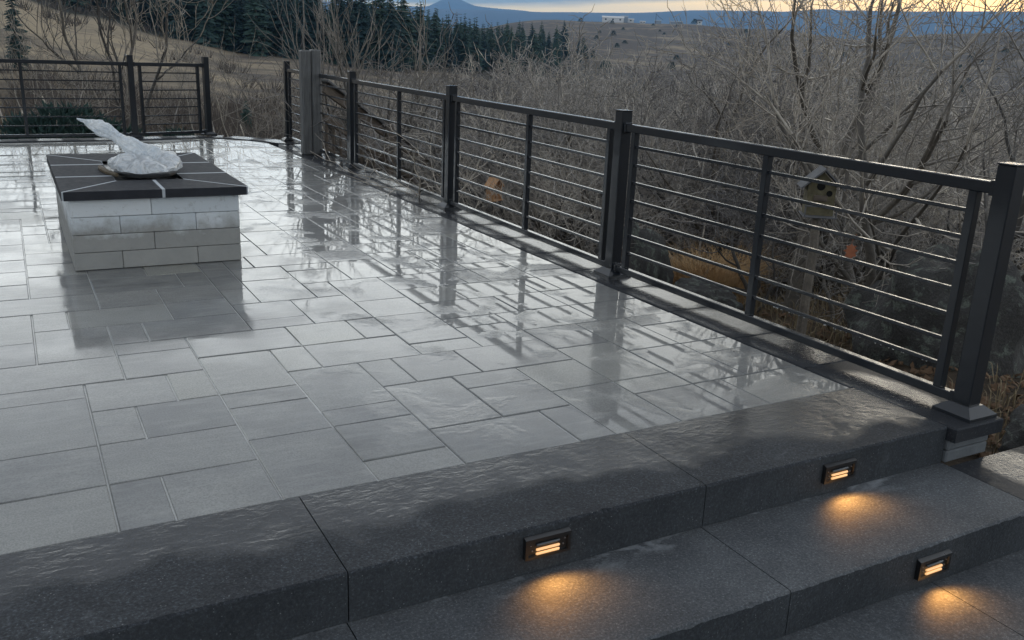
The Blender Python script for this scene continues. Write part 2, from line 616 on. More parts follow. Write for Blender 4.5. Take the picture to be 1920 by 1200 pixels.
M['limb'] = bark_mat('oak_limb', (.18, .168, .158), (.44, .412, .385), 5.0)
M['paletwig'] = bark_mat('pale_twig', (.15, .14, .13), (.30, .28, .255), 4.0)

# ------------------------------------------------------------------ patio floor
MX, MY, Y0 = .1545, .1573, 2.475
J0, J1 = 0, 70
I0, I1 = -14, 20
NEAR = '''-2 1 0 2;1 2 0 2;2 4 0 2;-2 1 2 4;1 4 2 4;1 2 4 6;2 4 4 6;-2 1 4 7;-2 1 7 8;1 3 6 8;3 4 6 8;4 6 0 3;6 8 0 1;6 8 1 3;6 8 3 4;
8 11 0 2;4 6 3 5;4 6 5 6;6 8 4 7;4 6 6 9;6 7 7 9;7 10 7 9;8 9 5 7;9 11 5 7;8 10 2 5;10 12 4 5;10 12 2 4;11 12 0 2;12 14 0 3;12 14 3 5;
14 16 2 3;14 16 0 2;16 17 0 2;17 20 0 2;16 18 2 5;18 20 2 4;18 20 4 5;14 16 3 6;11 14 5 7;10 12 7 8;12 14 7 9;12 14 9 10;10 12 8 11;
9 10 9 11;7 9 9 11;8 10 11 14;10 12 11 13;10 12 13 16;9 10 14 16;7 9 14 17;9 11 16 18;9 11 18 19;7 9 17 19;8 11 19 21;9 11 21 23;9 11 23 26;
11 13 16 19;12 14 12 14;12 15 14 16;12 15 10 12;15 16 14 16;16 18 14 16;14 17 12 14;17 18 12 14;18 20 12 14;18 20 14 15;18 20 15 18;
14 17 8 10;15 17 10 12;17 20 10 12;17 20 8 10;14 16 6 8;16 18 5 8;18 20 5 7;18 20 7 8;2 4 8 10;2 4 10 11;2 3 11 13;3 6 11 13;4 7 9 11;
-1 2 8 10;0 2 10 13;-2 0 10 12;-2 0 12 15;0 1 13 15;1 4 13 15;4 6 13 15;-1 2 15 17;2 4 15 17;2 5 17 19;6 8 12 14;6 8 11 12'''


def pave_layout():
    cells, out = {}, []

    def free(a, b, c, d):
        return a >= I0 and b <= I1 and c >= J0 and d <= J1 and all((i, j) not in cells for i in range(a, b) for j in range(c, d))

    def put(a, b, c, d):
        for i in range(a, b):
            for j in range(c, d):
                cells[(i, j)] = 1
        out.append((a, b, c, d))
    for s in NEAR.replace('\n', '').split(';'):
        a, b, c, d = map(int, s.split())
        if free(a, b, c, d):
            put(a, b, c, d)
    rnd = random.Random(5)
    sizes = [(2, 2), (3, 2), (2, 3), (2, 1), (1, 2), (3, 2), (2, 2), (2, 3)]
    for j in range(J0, J1):
        for i in range(I0, I1):
            if (i, j) in cells:
                continue
            opts = sizes[:]
            rnd.shuffle(opts)
            for w, h in opts + [(2, 1), (1, 2), (1, 1)]:
                if free(i, i + w, j, j + h):
                    # avoid leaving one-cell slivers
                    if (i + w, j) not in cells and i + w < I1 and ((i + w + 1, j) in cells or i + w + 1 >= I1) and rnd.random() < .8 and (w, h) != (1, 1):
                        continue
                    put(i, i + w, j, j + h)
                    break
            else:
                put(i, i + 1, j, j + 1)
    return out


def far_edge(x):
    """far rim of the patio (the coping there bends back in the middle)"""
    pts = [(-3.0, 12.6), (.8, 13.0), (1.45, 13.05), (2.45, 13.30), (2.9, 12.95), (3.35, 12.3)]
    for (a, ya), (b, yb) in zip(pts, pts[1:]):
        if x <= b:
            return ya + (yb - ya) * max(0, min(1, (x - a) / (b - a)))
    return pts[-1][1]


patio = MB()
patio.prism([(I0 * MX, Y0 + .002), (20 * MX, Y0 + .002), (20 * MX, 12.45), (2.9, 12.95), (2.45, 13.28), (1.45, 13.03), (I0 * MX, 12.68)], -.42, -.0045)
patio = patio.build('patio_floor', M['sand'])
tag(patio, 'wet grey paved patio floor', 'floor', kind='structure')


def paver_mesh(w, h):
    mb = MB()
    a, b, g, c = w * MX / 2, h * MY / 2, .0024, .0035
    q = [(-a + g, -b + g), (a - g, -b + g), (a - g, b - g), (-a + g, b - g)]
    mb.prism(q, -.05, 0, c)
    return mb.mesh('paver', M['paver'])


PM = {}
rest = MB()
layout = pave_layout()
layout.sort(key=lambda q: (0 if (q[1] > -3 and q[2] < 62) else 1, q[2]))
rnd = random.Random(11)
n_pav = 0
for (a, b, c, d) in layout:
    x, y = (a + b) / 2 * MX, Y0 + (c + d) / 2 * MY
    if y + (d - c) / 2 * MY > far_edge(x) - .02:
        continue
    w, h = b - a, d - c
    if a * MX < 1.24 and b * MX > .24 and Y0 + c * MY > 5.66 and Y0 + d * MY < 7.46 and a * MX > .2 and b * MX < 1.26:
        continue
    z = rnd.uniform(-.0012, .0012)
    ty, tx = rnd.gauss(0, .0034), rnd.gauss(0, .0034)
    if n_pav < 300:
        if (w, h) not in PM:
            PM[(w, h)] = paver_mesh(w, h)
        obj('paver', PM[(w, h)], patio, (x, y, z), (tx, ty, 0))
        n_pav += 1
    else:
        e, f, g = w * MX / 2, h * MY / 2, .0024
        rest.prism([(x - e + g, y - f + g), (x + e - g, y - f + g), (x + e - g, y + f - g), (x - e + g, y + f - g)], -.05, z, .0035)
if rest.v:
    tag(rest.build('paver', M['paver'], patio), kind='stuff')

# ------------------------------------------------------------------ steps
YF1, YF2, ZT2, ZT3 = 2.010, 1.602, -.151, -.305
core = MB()
core.box((-2.1, 2.03, -.6), (3.07, Y0 - .004, -.15), 0)
core.box((-2.1, 1.62, -.6), (3.70, 2.028, -.29), 0)
steps = core.build('patio_steps', M['concrete'])
tag(steps, 'dark stone garden steps', 'steps', kind='structure')
G = .0035


def slab(x0, x1, y0, y1, z0, z1, mats, nm='step_slab'):
    """stone tread: rough top, plain faces, edges slightly chipped"""
    mb = MB()
    n = 72
    rr = random.Random(int(x0 * 991 + y0 * 77))
    c = .006
    top_in, top_out, bot = [], [], []
    for k in range(n + 1):
        x = x0 + (x1 - x0) * k / n
        j = (rr.uniform(-.002, .002) - (rr.random() ** 6) * .006) if 0 < k < n else 0
        top_out.append((x, y0 + .001, z1 - c + j))
        top_in.append((x, y0 + c + abs(j), z1))
        bot.append((x, y0, z0))
    vs = bot + top_out + top_in
    m = n + 1
    fs, mi = [], []
    for k in range(n):
        fs.append((k, k + 1, m + k + 1, m + k)); mi.append(1)
        fs.append((m + k, m + k + 1, 2 * m + k + 1, 2 * m + k)); mi.append(0)
    b = len(vs)
    vs += [(x0, y1, z1), (x1, y1, z1), (x0, y1, z0), (x1, y1, z0)]
    fs.append(tuple(range(2 * m, 3 * m)) + (b + 1, b)); mi.append(0)
    fs.append((n, b + 3, b + 1, 3 * m - 1, 2 * m - 1)); mi.append(1)
    fs.append((0, m, 2 * m, b, b + 2)); mi.append(1)
    fs.append((b + 2, b, b + 1, b + 3)); mi.append(1)
    mb.v, mb.f, mb.m = vs, fs, mi
    return mb.build(nm, [mats[0], mats[1]], steps)


xs = [-1.80, -.575, .665, 1.888, 3.108]
for a, b in zip(xs, xs[1:]):
    slab(a + G / 2, b - G / 2, YF1, Y0 - .003, -.149, 0.002, (M['slab'], M['riser']))
xs2 = [-1.78, -.56, .66, 1.884, 3.108, 3.74]
for a, b in zip(xs2, xs2[1:]):
    slab(a + G / 2, b - G / 2, YF2, YF1 + .014 if b < 3.2 else 1.972, -.303, ZT2, (M['slab2'], M['riser']))
o = [c for c in steps.children if c.type == 'MESH'][-1]
for v in o.data.vertices: v.co -= Vector((3.37, 1.79, 0))
o.location = (3.37, 1.79, 0)
o.data.materials[0] = M['coping']
xs3 = [-2.4, -1.15, .08, 1.32, 2.556, 3.78]
for k, (a, b) in enumerate(zip(xs3, xs3[1:])):
    for y0 in (-.25, .677):
        slab(a + G / 2, b - G / 2, y0, y0 + .924 if y0 < .5 else YF2 + .012, -.46, ZT3, (M['slab2'], M['riser']), 'landing_slab')

# ------------------------------------------------------------------ retaining wall with coping along the railing
M['wall'] = simple('split_wall_block', (.115, .125, .135), .8, var=.35, scale=12, bump=.7)
wall = empty('retaining_wall', (3.2, 2.0, -.15))
tag(wall, 'low grey block wall with black coping along the long railing', 'wall')
WO = Vector((3.2, 2.0, -.15))


def wpart(mb, nm, mat):
    n = len(mb.v)
    c = Vector((sum(v[0] for v in mb.v) / n, sum(v[1] for v in mb.v) / n, 0))
    mb.v = [(v[0] - c.x, v[1] - c.y, v[2]) for v in mb.v]
    o = mb.build(nm, mat, wall)
    o.location = c - WO
    return o


# coping stones: joints measured along the rail
cj = [1.972, 2.75, 3.222, 3.735, 4.24, 4.735, 5.26, 5.79, 6.33, 6.835, 7.36, 7.88, 8.40, 8.92, 9.44, 9.96, 10.48, 11.0, 11.52, 12.04]


def rail_x(y):
    return 3.297 + max(0, y - 5.0) * .0165


for k, (a, b) in enumerate(zip(cj, cj[1:])):
    mb = MB()
    if k == 0:
        mb.prism([(3.112, a), (3.405, a), (3.405, b - .004), (3.096, b - .004), (3.096, 2.48), (3.112, 2.48)], -.055, .003, .005)
    else:
        o0, o1 = rail_x(a) + .11, rail_x(b) + .11
        mb.prism([(3.096, a), (o0, a), (o1, b - .004), (3.096, b - .004)], -.055, .003, .005)
    wpart(mb, 'coping_stone', M['coping'])
# coping along the far rim
rim = [(3.096, 12.04), (3.30, 12.30), (2.95, 12.93), (2.62, 13.25), (2.45, 13.30), (1.95, 13.18), (1.45, 13.05), (.8, 13.0), (.1, 12.93), (-.6, 12.86), (-1.4, 12.78), (-2.2, 12.70)]
for k in range(1, len(rim) - 1):
    (ax, ay), (bx, by) = rim[k], rim[k + 1]
    d = Vector((bx - ax, by - ay)).normalized()
    nrm = Vector((d.y, -d.x))
    if nrm.y < 0: nrm = -nrm
    mb = MB()
    g = d * .003
    q = [(ax + g.x - nrm.x * .02, ay + g.y - nrm.y * .02), (bx - g.x - nrm.x * .02, by - g.y - nrm.y * .02), (bx - g.x + nrm.x * .30, by - g.y + nrm.y * .30), (ax + g.x + nrm.x * .30, ay + g.y + nrm.y * .30)]
    if (q[1][0] - q[0][0]) * (q[2][1] - q[1][1]) - (q[1][1] - q[0][1]) * (q[2][0] - q[1][0]) < 0: q.reverse()
    mb.prism(q, -.055, .010 + .002 * (k % 2), .005)
    wpart(mb, 'coping_stone', M['coping'])
mb = MB(); mb.prism([(3.096, 12.045), (3.53, 12.045), (3.56, 12.62), (3.22, 12.50)], -.055, .004, .005)
wpart(mb, 'coping_stone', M['coping'])
# wall blocks under the coping: the end face beside the steps and the outer face
for z0, z1, off in ((-.151, -.102, 0), (-.100, -.0565, .2)):
    mb = MB()
    mb.box((3.115, 1.998, z0), (3.37, 2.37 + off * .2, z1), .006)
    wpart(mb, 'wall_block', M['wall'])
for row in range(4):
    z1 = -.0565 - row * .152
    z0 = z1 - .149
    y = 2.38 + (.2 if row % 2 else 0)
    while y < 12.2:
        e = min(y + .40, 12.4)
        mb = MB()
        ox = rail_x(y) + .085
        mb.box((ox - .14, y, z0), (ox, e - .004, z1), .008)
        wpart(mb, 'wall_block', M['wall'])
        y += .40

# ------------------------------------------------------------------ railing
def zs(y):
    return 1.0 + .0058 * (y - 2.1)


POSTS = [(3.302, 2.080), (3.284, 4.570), (3.320, 7.127), (3.372, 9.850), (3.430, 12.750), (2.515, 13.640), (1.480, 13.262), (-1.10, 13.00)]
PL = ['black railing post on the wall end beside the stone steps', 'second black railing post from the steps along the long railing',
      'third black railing post from the steps along the long railing', 'fourth black railing post from the steps, past the timber post reflection',
      'black railing post at the far corner beside the timber post', 'black railing post on the open side of the short far panel',
      'black railing post between the short far panel and the wide one', 'black railing post at the outer end of the wide far panel']
for (x, y), lab in zip(POSTS, PL):
    k = zs(y)
    p = empty('railing_post', (x, y, .003 if y < 12.6 else .012))
    tag(p, lab, 'post', 'black railing posts')
    ang = 0 if x > 3 else (.25 if x > 2 else .1)
    p.rotation_euler.z = ang
    mb = MB(); h = .038
    mb.box((-h, -h, .01), (h, h, 1.005 * k), .004); mb.build('post_shaft', M['metal'], p)
    mb = MB(); mb.box((-h - .003, -h - .003, 1.005 * k), (h + .003, h + .003, 1.005 * k + .007), .003); mb.build('post_cap', M['metal'], p)
    mb = MB()
    a, b = .086, .046
    mb.add([(-a, -a, 0), (a, -a, 0), (a, a, 0), (-a, a, 0), (-a, -a, .014), (a, -a, .014), (a, a, .014), (-a, a, .014), (-b, -b, .045), (b, -b, .045), (b, b, .045), (-b, b, .045)],
           [(3, 2, 1, 0), (0, 1, 5, 4), (1, 2, 6, 5), (2, 3, 7, 6), (3, 0, 4, 7), (4, 5, 9, 8), (5, 6, 10, 9), (6, 7, 11, 10), (7, 4, 8, 11), (8, 9, 10, 11)])
    mb.build('base_flange', M['metal'], p)


def panel(a, b, mids, lab, st=.075):
    (ax, ay), (bx, by) = a, b
    d = Vector((bx - ax, by - ay))
    ln = d.length
    rz = atan2(d.y, d.x)
    p = empty('railing_section', (ax, ay, 0), rz)
    tag(p, lab, 'railing', 'black metal railing panels')
    k0, k1 = zs(ay), zs(by)

    def bar(nm, x0, x1, z, hw, hh):
        mb = MB()
        za, zb = z * (k0 + (k1 - k0) * x0 / ln), z * (k0 + (k1 - k0) * x1 / ln)
        c = min(hw, hh) * .2
        prof = [(-hw, -hh + c), (-hw + c, -hh), (hw - c, -hh), (hw, -hh + c), (hw, hh - c), (hw - c, hh), (-hw + c, hh), (-hw, hh - c)]
        vs = [(x0, q[0], za + q[1]) for q in prof] + [(x1, q[0], zb + q[1]) for q in prof]
        fs = [(i, i + 8, (i + 1) % 8 + 8, (i + 1) % 8) for i in range(8)] + [tuple(range(8)), tuple(range(15, 7, -1))]
        mb.add(vs, fs)
        return mb.build(nm, M['metal'], p)
    s0, s1 = .04, ln - .04
    bar('top_rail', s0, s1, .915, .020, .023)
    bar('bottom_rail', s0, s1, .055, .019, .019)
    xs_ = [st + .055] + [ln * m for m in mids] + [ln - st - .055]
    for x in xs_:
        kk = k0 + (k1 - k0) * x / ln
        mb = MB(); mb.box((x - .019, -.0185, .055 * kk + .019), (x + .019, .0185, .915 * kk - .0232), .003)
        mb.build('stile', M['metal'], p)
    for n in range(7):
        z = .812 - n * .1068
        for u, v in zip(xs_, xs_[1:]):
            bar('bar', u + .0188, v - .0188, z, .0078, .0078)
    for x in (s0, s1):
        for z in (.915, .055):
            kk = k0 + (k1 - k0) * x / ln
            mb = MB(); w = .022 if x == s0 else -.022
            mb.box((min(x, x + w), -.026, z * kk - .03), (max(x, x + w), .026, z * kk + .03), .003)
            mb.build('bracket', M['metal'], p)
    return p


panel(POSTS[0], POSTS[1], [.505], 'black railing panel between the wall end post and the second post, birdhouse behind it')
M['drop'] = NT('water_drop').set(Base_Color=(.9, .92, .93), Roughness=.03, Transmission_Weight=.6, IOR=1.33, Coat_Weight=1.0).mat
sec = [o for o in bpy.data.objects if o.name == 'railing_section'][0]
dr_, mbd = random.Random(4), MB()
for k in range(26):
    x = .16 + dr_.random() * 1.0
    z = (.812 - 6 * .1068) - .0105
    q = dr_.uniform(.0022, .0042)
    mbd.tube([(x, 0, z + q), (x, 0, z + q * .5), (x, 0, z - q * .5), (x, 0, z - q)], [q * .5, q, q, q * .3], 7)
tag(mbd.build('water_drops', M['drop'], sec, True), kind='stuff')
panel(POSTS[1], POSTS[2], [.46], 'black railing panel between the second and third posts from the steps')
panel(POSTS[2], POSTS[3], [.46], 'black railing panel between the third and fourth posts from the steps')
panel(POSTS[3], POSTS[4], [.46], 'black railing panel crossing in front of the grey timber post')
panel(POSTS[5], POSTS[6], [], 'short black railing panel with no middle bar at the far rim')
panel(POSTS[6], POSTS[7], [.5], 'wide black railing panel on the far rim behind the fire pit')

# ------------------------------------------------------------------ step lights
M['black'] = simple('black_fitting', (.010, .010, .011), .35, var=.2, coat=.5)
M['chrome'] = simple('screw_metal', (.35, .35, .36), .3, metal=.9, var=.1)


def glow_mat(name, col, st):
    t = NT(name)
    t.set(Base_Color=(.8, .6, .4), Emission_Color=(*col, 1), Emission_Strength=st, Roughness=.4)
    return t.mat


M['glow'] = glow_mat('warm_lamp_glow', (1.0, .50, .16), .50)
M['louver'] = simple('grey_louver', (.07, .08, .09), .3, coat=.5)


def step_light(x, yf, ztop, lab):
    o = empty('step_light', (x, yf, ztop - .075))
    tag(o, lab, 'light', 'louvred step lights in the risers')
    w, h, d = .078, .036, .016
    mb = MB()
    zc = .017
    # housing: sloped hood above an inset face
    mb.add([(-w, 0, zc - h), (w, 0, zc - h), (w, 0, zc + h), (-w, 0, zc + h),
            (-w, -d, zc - h), (w, -d, zc - h), (w, -d, zc + h - .006), (-w, -d, zc + h - .006),
            (-w + .010, -d, zc - h + .008), (w - .010, -d, zc - h + .008), (w - .010, -d, zc + h - .016), (-w + .010, -d, zc + h - .016),
            (-w + .012, -d + .007, zc - h + .010), (w - .012, -d + .007, zc - h + .010), (w - .012, -d + .007, zc + h - .018), (-w + .012, -d + .007, zc + h - .018)],
           [(4, 0, 3, 7), (1, 5, 6, 2), (7, 3, 2, 6)[::-1], (0, 4, 5, 1), (4, 5, 9, 8)[::-1], (5, 6, 10, 9)[::-1], (6, 7, 11, 10)[::-1], (7, 4, 8, 11)[::-1],
            (8, 9, 13, 12)[::-1], (9, 10, 14, 13)[::-1], (10, 11, 15, 14)[::-1], (11, 8, 12, 15)[::-1], (12, 13, 14, 15)[::-1]])
    hs = mb.build('housing', M['black'], o)
    for i, (zz, m) in enumerate(((.024, 'louver'), (.0085, 'glow'), (-.005, 'glow'))):
        mb = MB()
        pts = [(-.040, -.0105, zz), (-.037, -.0125, zz), (.037, -.0125, zz), (.040, -.0105, zz)]
        mb.tube(pts, [.003, .0044, .0044, .003], 8)
        mb.build('lamp_slot' if m == 'glow' else 'louver', M[m], o, smooth=True)
    for sx in (-.058, -.052, .055, .060):
        mb = MB(); zz = .012 + (.012 if abs(sx) > .056 else -.006)
        mb.tube([(sx, -.009, zz), (sx, -.0115, zz)], [.0028, .0022], 8)
        mb.build('screw', M['chrome'], hs)
    ld = bpy.data.lights.new('step_lamp', 'SPOT')
    ld.energy = LAMP
    ld.color = (1.0, .44, .10)
    ld.spot_size = radians(92)
    ld.spot_blend = 1.0
    ld.shadow_soft_size = .03
    lo = bpy.data.objects.new('lamp', ld)
    link(lo, o)
    lo.location = (0, -.030, .002)
    lo.rotation_euler = Vector((0, .080, .082)).to_track_quat('Z', 'Y').to_euler()
    lo.scale = (2.3, 1, 1)
    return o


LAMP = 3.6
step_light(1.277, YF1 - .0005, -.0, 'lit louvred step light in the top riser, in the slab beside the middle joint')
step_light(2.508, YF1 - .0005, -.006, 'lit louvred step light in the top riser towards the wall end')
step_light(2.530, YF2 - .0005, -.168, 'lit louvred step light in the lower riser, over the pale joint line')

# ------------------------------------------------------------------ fire pit
pit = empty('fire_pit', (.73, 6.6, 0))
tag(pit, 'square grey block fire pit with dark tiled cap', 'fire pit')
PO = Vector((.73, 6.6, 0))


def ppart(mb, nm, mat, parent=None, smooth=False):
    o = mb.build(nm, mat, parent or pit, smooth)
    if parent is None: o.location = -PO
    return o


bx0, bx1, by0, by1 = .252, 1.208, 5.690, 7.44
HB = .1047
fr = [[0, .462, 1], [0, .275, .725, 1], [0, .468, 1], [0, .275, .725, 1]]
sd = [[0, .30, .62, 1], [0, .17, .47, .80, 1], [0, .30, .62, 1], [0, .17, .47, .80, 1]]
for c in range(4):
    z1 = .419 - c * HB
    z0 = z1 - HB + .003
    e = .10
    for q, face in ((fr[c], 'f'), (fr[c], 'b'), (sd[c], 'l'), (sd[c], 'r')):
        for a, b in zip(q, q[1:]):
            mb = MB()
            if face in 'fb':
                xa, xb = bx0 + (bx1 - bx0) * a, bx0 + (bx1 - bx0) * b
                ya = by0 if face == 'f' else by1 - e
                mb.box((xa + .0012, ya, z0), (xb - .0012, ya + e, z1), .003)
            else:
                ya, yb = by0 + e + .002 + (by1 - by0 - 2 * e - .004) * a, by0 + e + .002 + (by1 - by0 - 2 * e - .004) * b
                xa = bx0 if face == 'l' else bx1 - e
                mb.box((xa, ya + .0012, z0), (xa + e, yb - .0012, z1), .003)
            ppart(mb, 'block', M['block'])
cx0, cx1, cy0, cy1, ct = .215, 1.262, 5.655, 7.50, .472
ox0, ox1, oy0, oy1 = .545, .945, 6.06, 7.06
# grout bed, a hair lower than the tiles
mb = MB()
for q in ([(cx0 + .003, cy0 + .003), (cx1 - .003, cy0 + .003), (ox1, oy0), (ox0, oy0)], [(cx1 - .003, cy0 + .003), (cx1 - .003, cy1 - .003), (ox1, oy1), (ox1, oy0)],
          [(cx1 - .003, cy1 - .003), (cx0 + .003, cy1 - .003), (ox0, oy1), (ox1, oy1)], [(cx0 + .003, cy1 - .003), (cx0 + .003, cy0 + .003), (ox0, oy0), (ox0, oy1)]):
    mb.prism(q, .4215, ct - .0009)
ppart(mb, 'grout_bed', M['grout'])
gw = .0092


def shrink(q, g):
    out = []
    n = len(q)
    for i in range(n):
        p0, p1, p2 = Vector(q[i - 1]), Vector(q[i]), Vector(q[(i + 1) % n])
        e1, e2 = (p1 - p0).normalized(), (p2 - p1).normalized()
        n1, n2 = Vector((-e1.y, e1.x)) * g[i - 1], Vector((-e2.y, e2.x)) * g[i]
        # intersect offset lines
        a, b = p1 + n1, p1 + n2
        den = e1.x * e2.y - e1.y * e2.x
        if abs(den) < 1e-6:
            out.append(a)
        else:
            t = ((b.x - a.x) * e2.y - (b.y - a.y) * e2.x) / den
            out.append(a + e1 * t)
    return [(v.x, v.y) for v in out]


tiles = []
fm, bm_ = (.765, .765)
tiles += [[(cx0, cy0), (fm, cy0), (fm, oy0), (ox0, oy0)], [(fm, cy0), (cx1, cy0), (ox1, oy0), (fm, oy0)]]
tiles += [[(cx1, cy1), (bm_, cy1), (bm_, oy1), (ox1, oy1)], [(bm_, cy1), (cx0, cy1), (ox0, oy1), (bm_, oy1)]]
l1, l2 = 6.285, 6.88
tiles += [[(cx0, l1), (cx0, cy0), (ox0, oy0), (ox0, l1)], [(cx0, l2), (cx0, l1), (ox0, l1), (ox0, l2)], [(cx0, cy1), (cx0, l2), (ox0, l2), (ox0, oy1)]]
tiles += [[(cx1, cy0), (cx1, l1 + .03), (ox1, l1 + .03), (ox1, oy0)], [(cx1, l1 + .03), (cx1, l2), (ox1, l2), (ox1, l1 + .03)], [(cx1, l2), (cx1, cy1), (ox1, oy1), (ox1, l2)]]
for q in tiles:
    g = []
    for i in range(4):
        p, r = q[i], q[(i + 1) % 4]
        outer = (p[0] in (cx0, cx1) and p[0] == r[0]) or (p[1] in (cy0, cy1) and p[1] == r[1])
        inner = (p[0] in (ox0, ox1) and p[0] == r[0] and oy0 <= p[1] <= oy1) or (p[1] in (oy0, oy1) and p[1] == r[1])
        g.append(0.0 if (outer or inner) else (.019 if p[1] == r[1] else gw))
    mb = MB()
    mb.prism(shrink(q, g), .4205, ct, .0015)
    ppart(mb, 'cap_tile', M['cap'])
# burner tray sitting in the opening
M['tray'] = simple('burner_steel', (.012, .012, .013), .4, var=.4, coat=.3)
M['rust'] = simple('rusty_edge', (.10, .075, .045), .7, var=.5, scale=30)
mb = MB(); mb.box((ox0 + .004, oy0 + .004, .40), (ox1 - .004, oy1 - .004, .452), .004)
tr = ppart(mb, 'burner_tray', M['tray'])
lid = MB()
rr = random.Random(3)
ring = []
for k in range(20):
    a = 2 * pi * k / 20
    ring.append((.760 + .205 * cos(a) * (1 + rr.uniform(-.06, .06)), 6.44 + .30 * sin(a) * (1 + rr.uniform(-.05, .05))))
lid.prism(ring, .4735, .4975, .008)
cov = lid.build('burner_cover', [M['tray']])
tag(cov, 'dark round metal cover under the plastic bag on the fire pit', 'cover')
mb = MB(); mb.tube([(.505, 6.62, .482), (.51, 6.50, .484), (.53, 6.36, .483), (.57, 6.24, .482)], [.016, .018, .017, .012], 7)
mb.build('rusty_rim', M['rust'], cov)


def bag_mat():
    t = NT('white_plastic_bag')
    v = t.coord('Object')
    n = t.noise(v, 14, 5, .6, 1.2)
    c = t.mix(t.rng(n, .35, .65, 0, 1), (.70, .76, .82), (.90, .92, .93))
    t.set(Base_Color=c, Roughness=.12, Specular_IOR_Level=.7, Alpha=t.rng(t.math('ABSOLUTE', t.math('SUBTRACT', t.noise(v, 11, 3, .55, 1.6), .5)), 0, .13, 1.0, .50),
          Normal=t.bump(t.noise(v, 20, 3, .5, 1.5), .22, .02))
    tr_ = t.N.new('ShaderNodeBsdfTranslucent'); t.L.new(c, tr_.inputs[0])
    mx = t.N.new('ShaderNodeMixShader'); mx.inputs[0].default_value = .35
    t.L.new(t.b.outputs[0], mx.inputs[1]); t.L.new(tr_.outputs[0], mx.inputs[2]); t.L.new(mx.outputs[0], t.out.inputs[0])
    return t.mat


M['bag'] = bag_mat()
bag = MB()


def wob(p, s, a):
    return Vector((noise.noise(p * s), noise.noise(p * s + Vector((7.3, 1, 2))), noise.noise(p * s + Vector((1, 9.1, 4))))) * a


# lumpy body
nu, nv = 132, 44
vs, fs = [], []
for j in range(nv + 1):
    ph = (j / nv) * pi * .5
    for i in range(nu):
        a = 2 * pi * i / nu
        rx = .215 * (1 + .10 * sin(3 * a + .6)); ry = .30 * (1 + .08 * cos(2 * a))
        k = cos(ph) ** .6
        lump = .060 + .030 * (.5 + .5 * sin(a * 2.0 + .4)) + .015 * cos(4 * a)
        p = Vector((.765 + rx * k * cos(a), 6.42 + ry * k * sin(a), .502 + lump * sin(ph) ** .8))
        p += wob(p, 9, .018)
        cr = (1 - abs(noise.noise(Vector((a * 2.1, ph * 1.2, 3))))) ** 2 * .7 + (1 - abs(noise.noise(p * 15))) ** 4 * .35
        p += (p - Vector((.765, 6.42, .46))).normalized() * .030 * (cr - .4)
        p.z = max(p.z, .4985)
        vs.append(p)
for j in range(nv):
    for i in range(nu):
        i2 = (i + 1) % nu
        fs.append((j * nu + i, j * nu + i2, (j + 1) * nu + i2, (j + 1) * nu + i))
bag.add(vs, fs)
# twisted tail thrown up and back
tail = [(.84, 6.42, .565, .11, .05), (.77, 6.46, .60, .115, .05), (.70, 6.50, .632, .098, .045), (.65, 6.53, .662, .070, .038), (.61, 6.55, .692, .058, .03),
        (.565, 6.56, .722, .078, .036), (.515, 6.58, .748, .088, .034), (.475, 6.585, .768, .060, .022), (.43, 6.59, .786, .020, .010), (.39, 6.60, .806, .006, .004)]
vs, fs = [], []
m = 56
def tail_at(u):
    q, f = _lin(u * (len(tail) - 1), len(tail))
    return [tail[q][i] + (tail[q + 1][i] - tail[q][i]) * f for i in range(5)]
def _lin(v, n):
    q = min(int(v), n - 2)
    return q, v - q
NT_ = 54
for i in range(NT_ + 1):
    u = i / NT_
    x, y, z, wv, hv = tail_at(u)
    p0, p1 = Vector(tail_at(max(0, u - .04))[:3]), Vector(tail_at(min(1, u + .04))[:3])
    d = (p1 - p0).normalized()
    up = d.cross(Vector((0, 1, 0))).normalized()
    sdv = d.cross(up).normalized()
    for k in range(m):
        a = 2 * pi * k / m
        fold = 1 + .30 * (1 - abs(sin(2.5 * a + 2.2 * u))) ** 2 - .22 * (1 - abs(sin(4.5 * a - 3 * u))) ** 3
        q = Vector((x, y, z)) + up * (wv * .52 * cos(a) * fold) + sdv * (hv * .6 * sin(a) * fold)
        q += wob(q, 15, .012 * (1 - .6 * u)) + wob(q, 40, .004)
        vs.append(q)
for i in range(NT_):
    for k in range(m):
        k2 = (k + 1) % m
        fs.append((i * m + k, i * m + k2, (i + 1) * m + k2, (i + 1) * m + k))
bag.add(vs, fs)
b_o = bag.build('plastic_bag', M['bag'], smooth=True)
tag(b_o, 'crumpled translucent white plastic bag tied over the fire pit burner', 'bag')

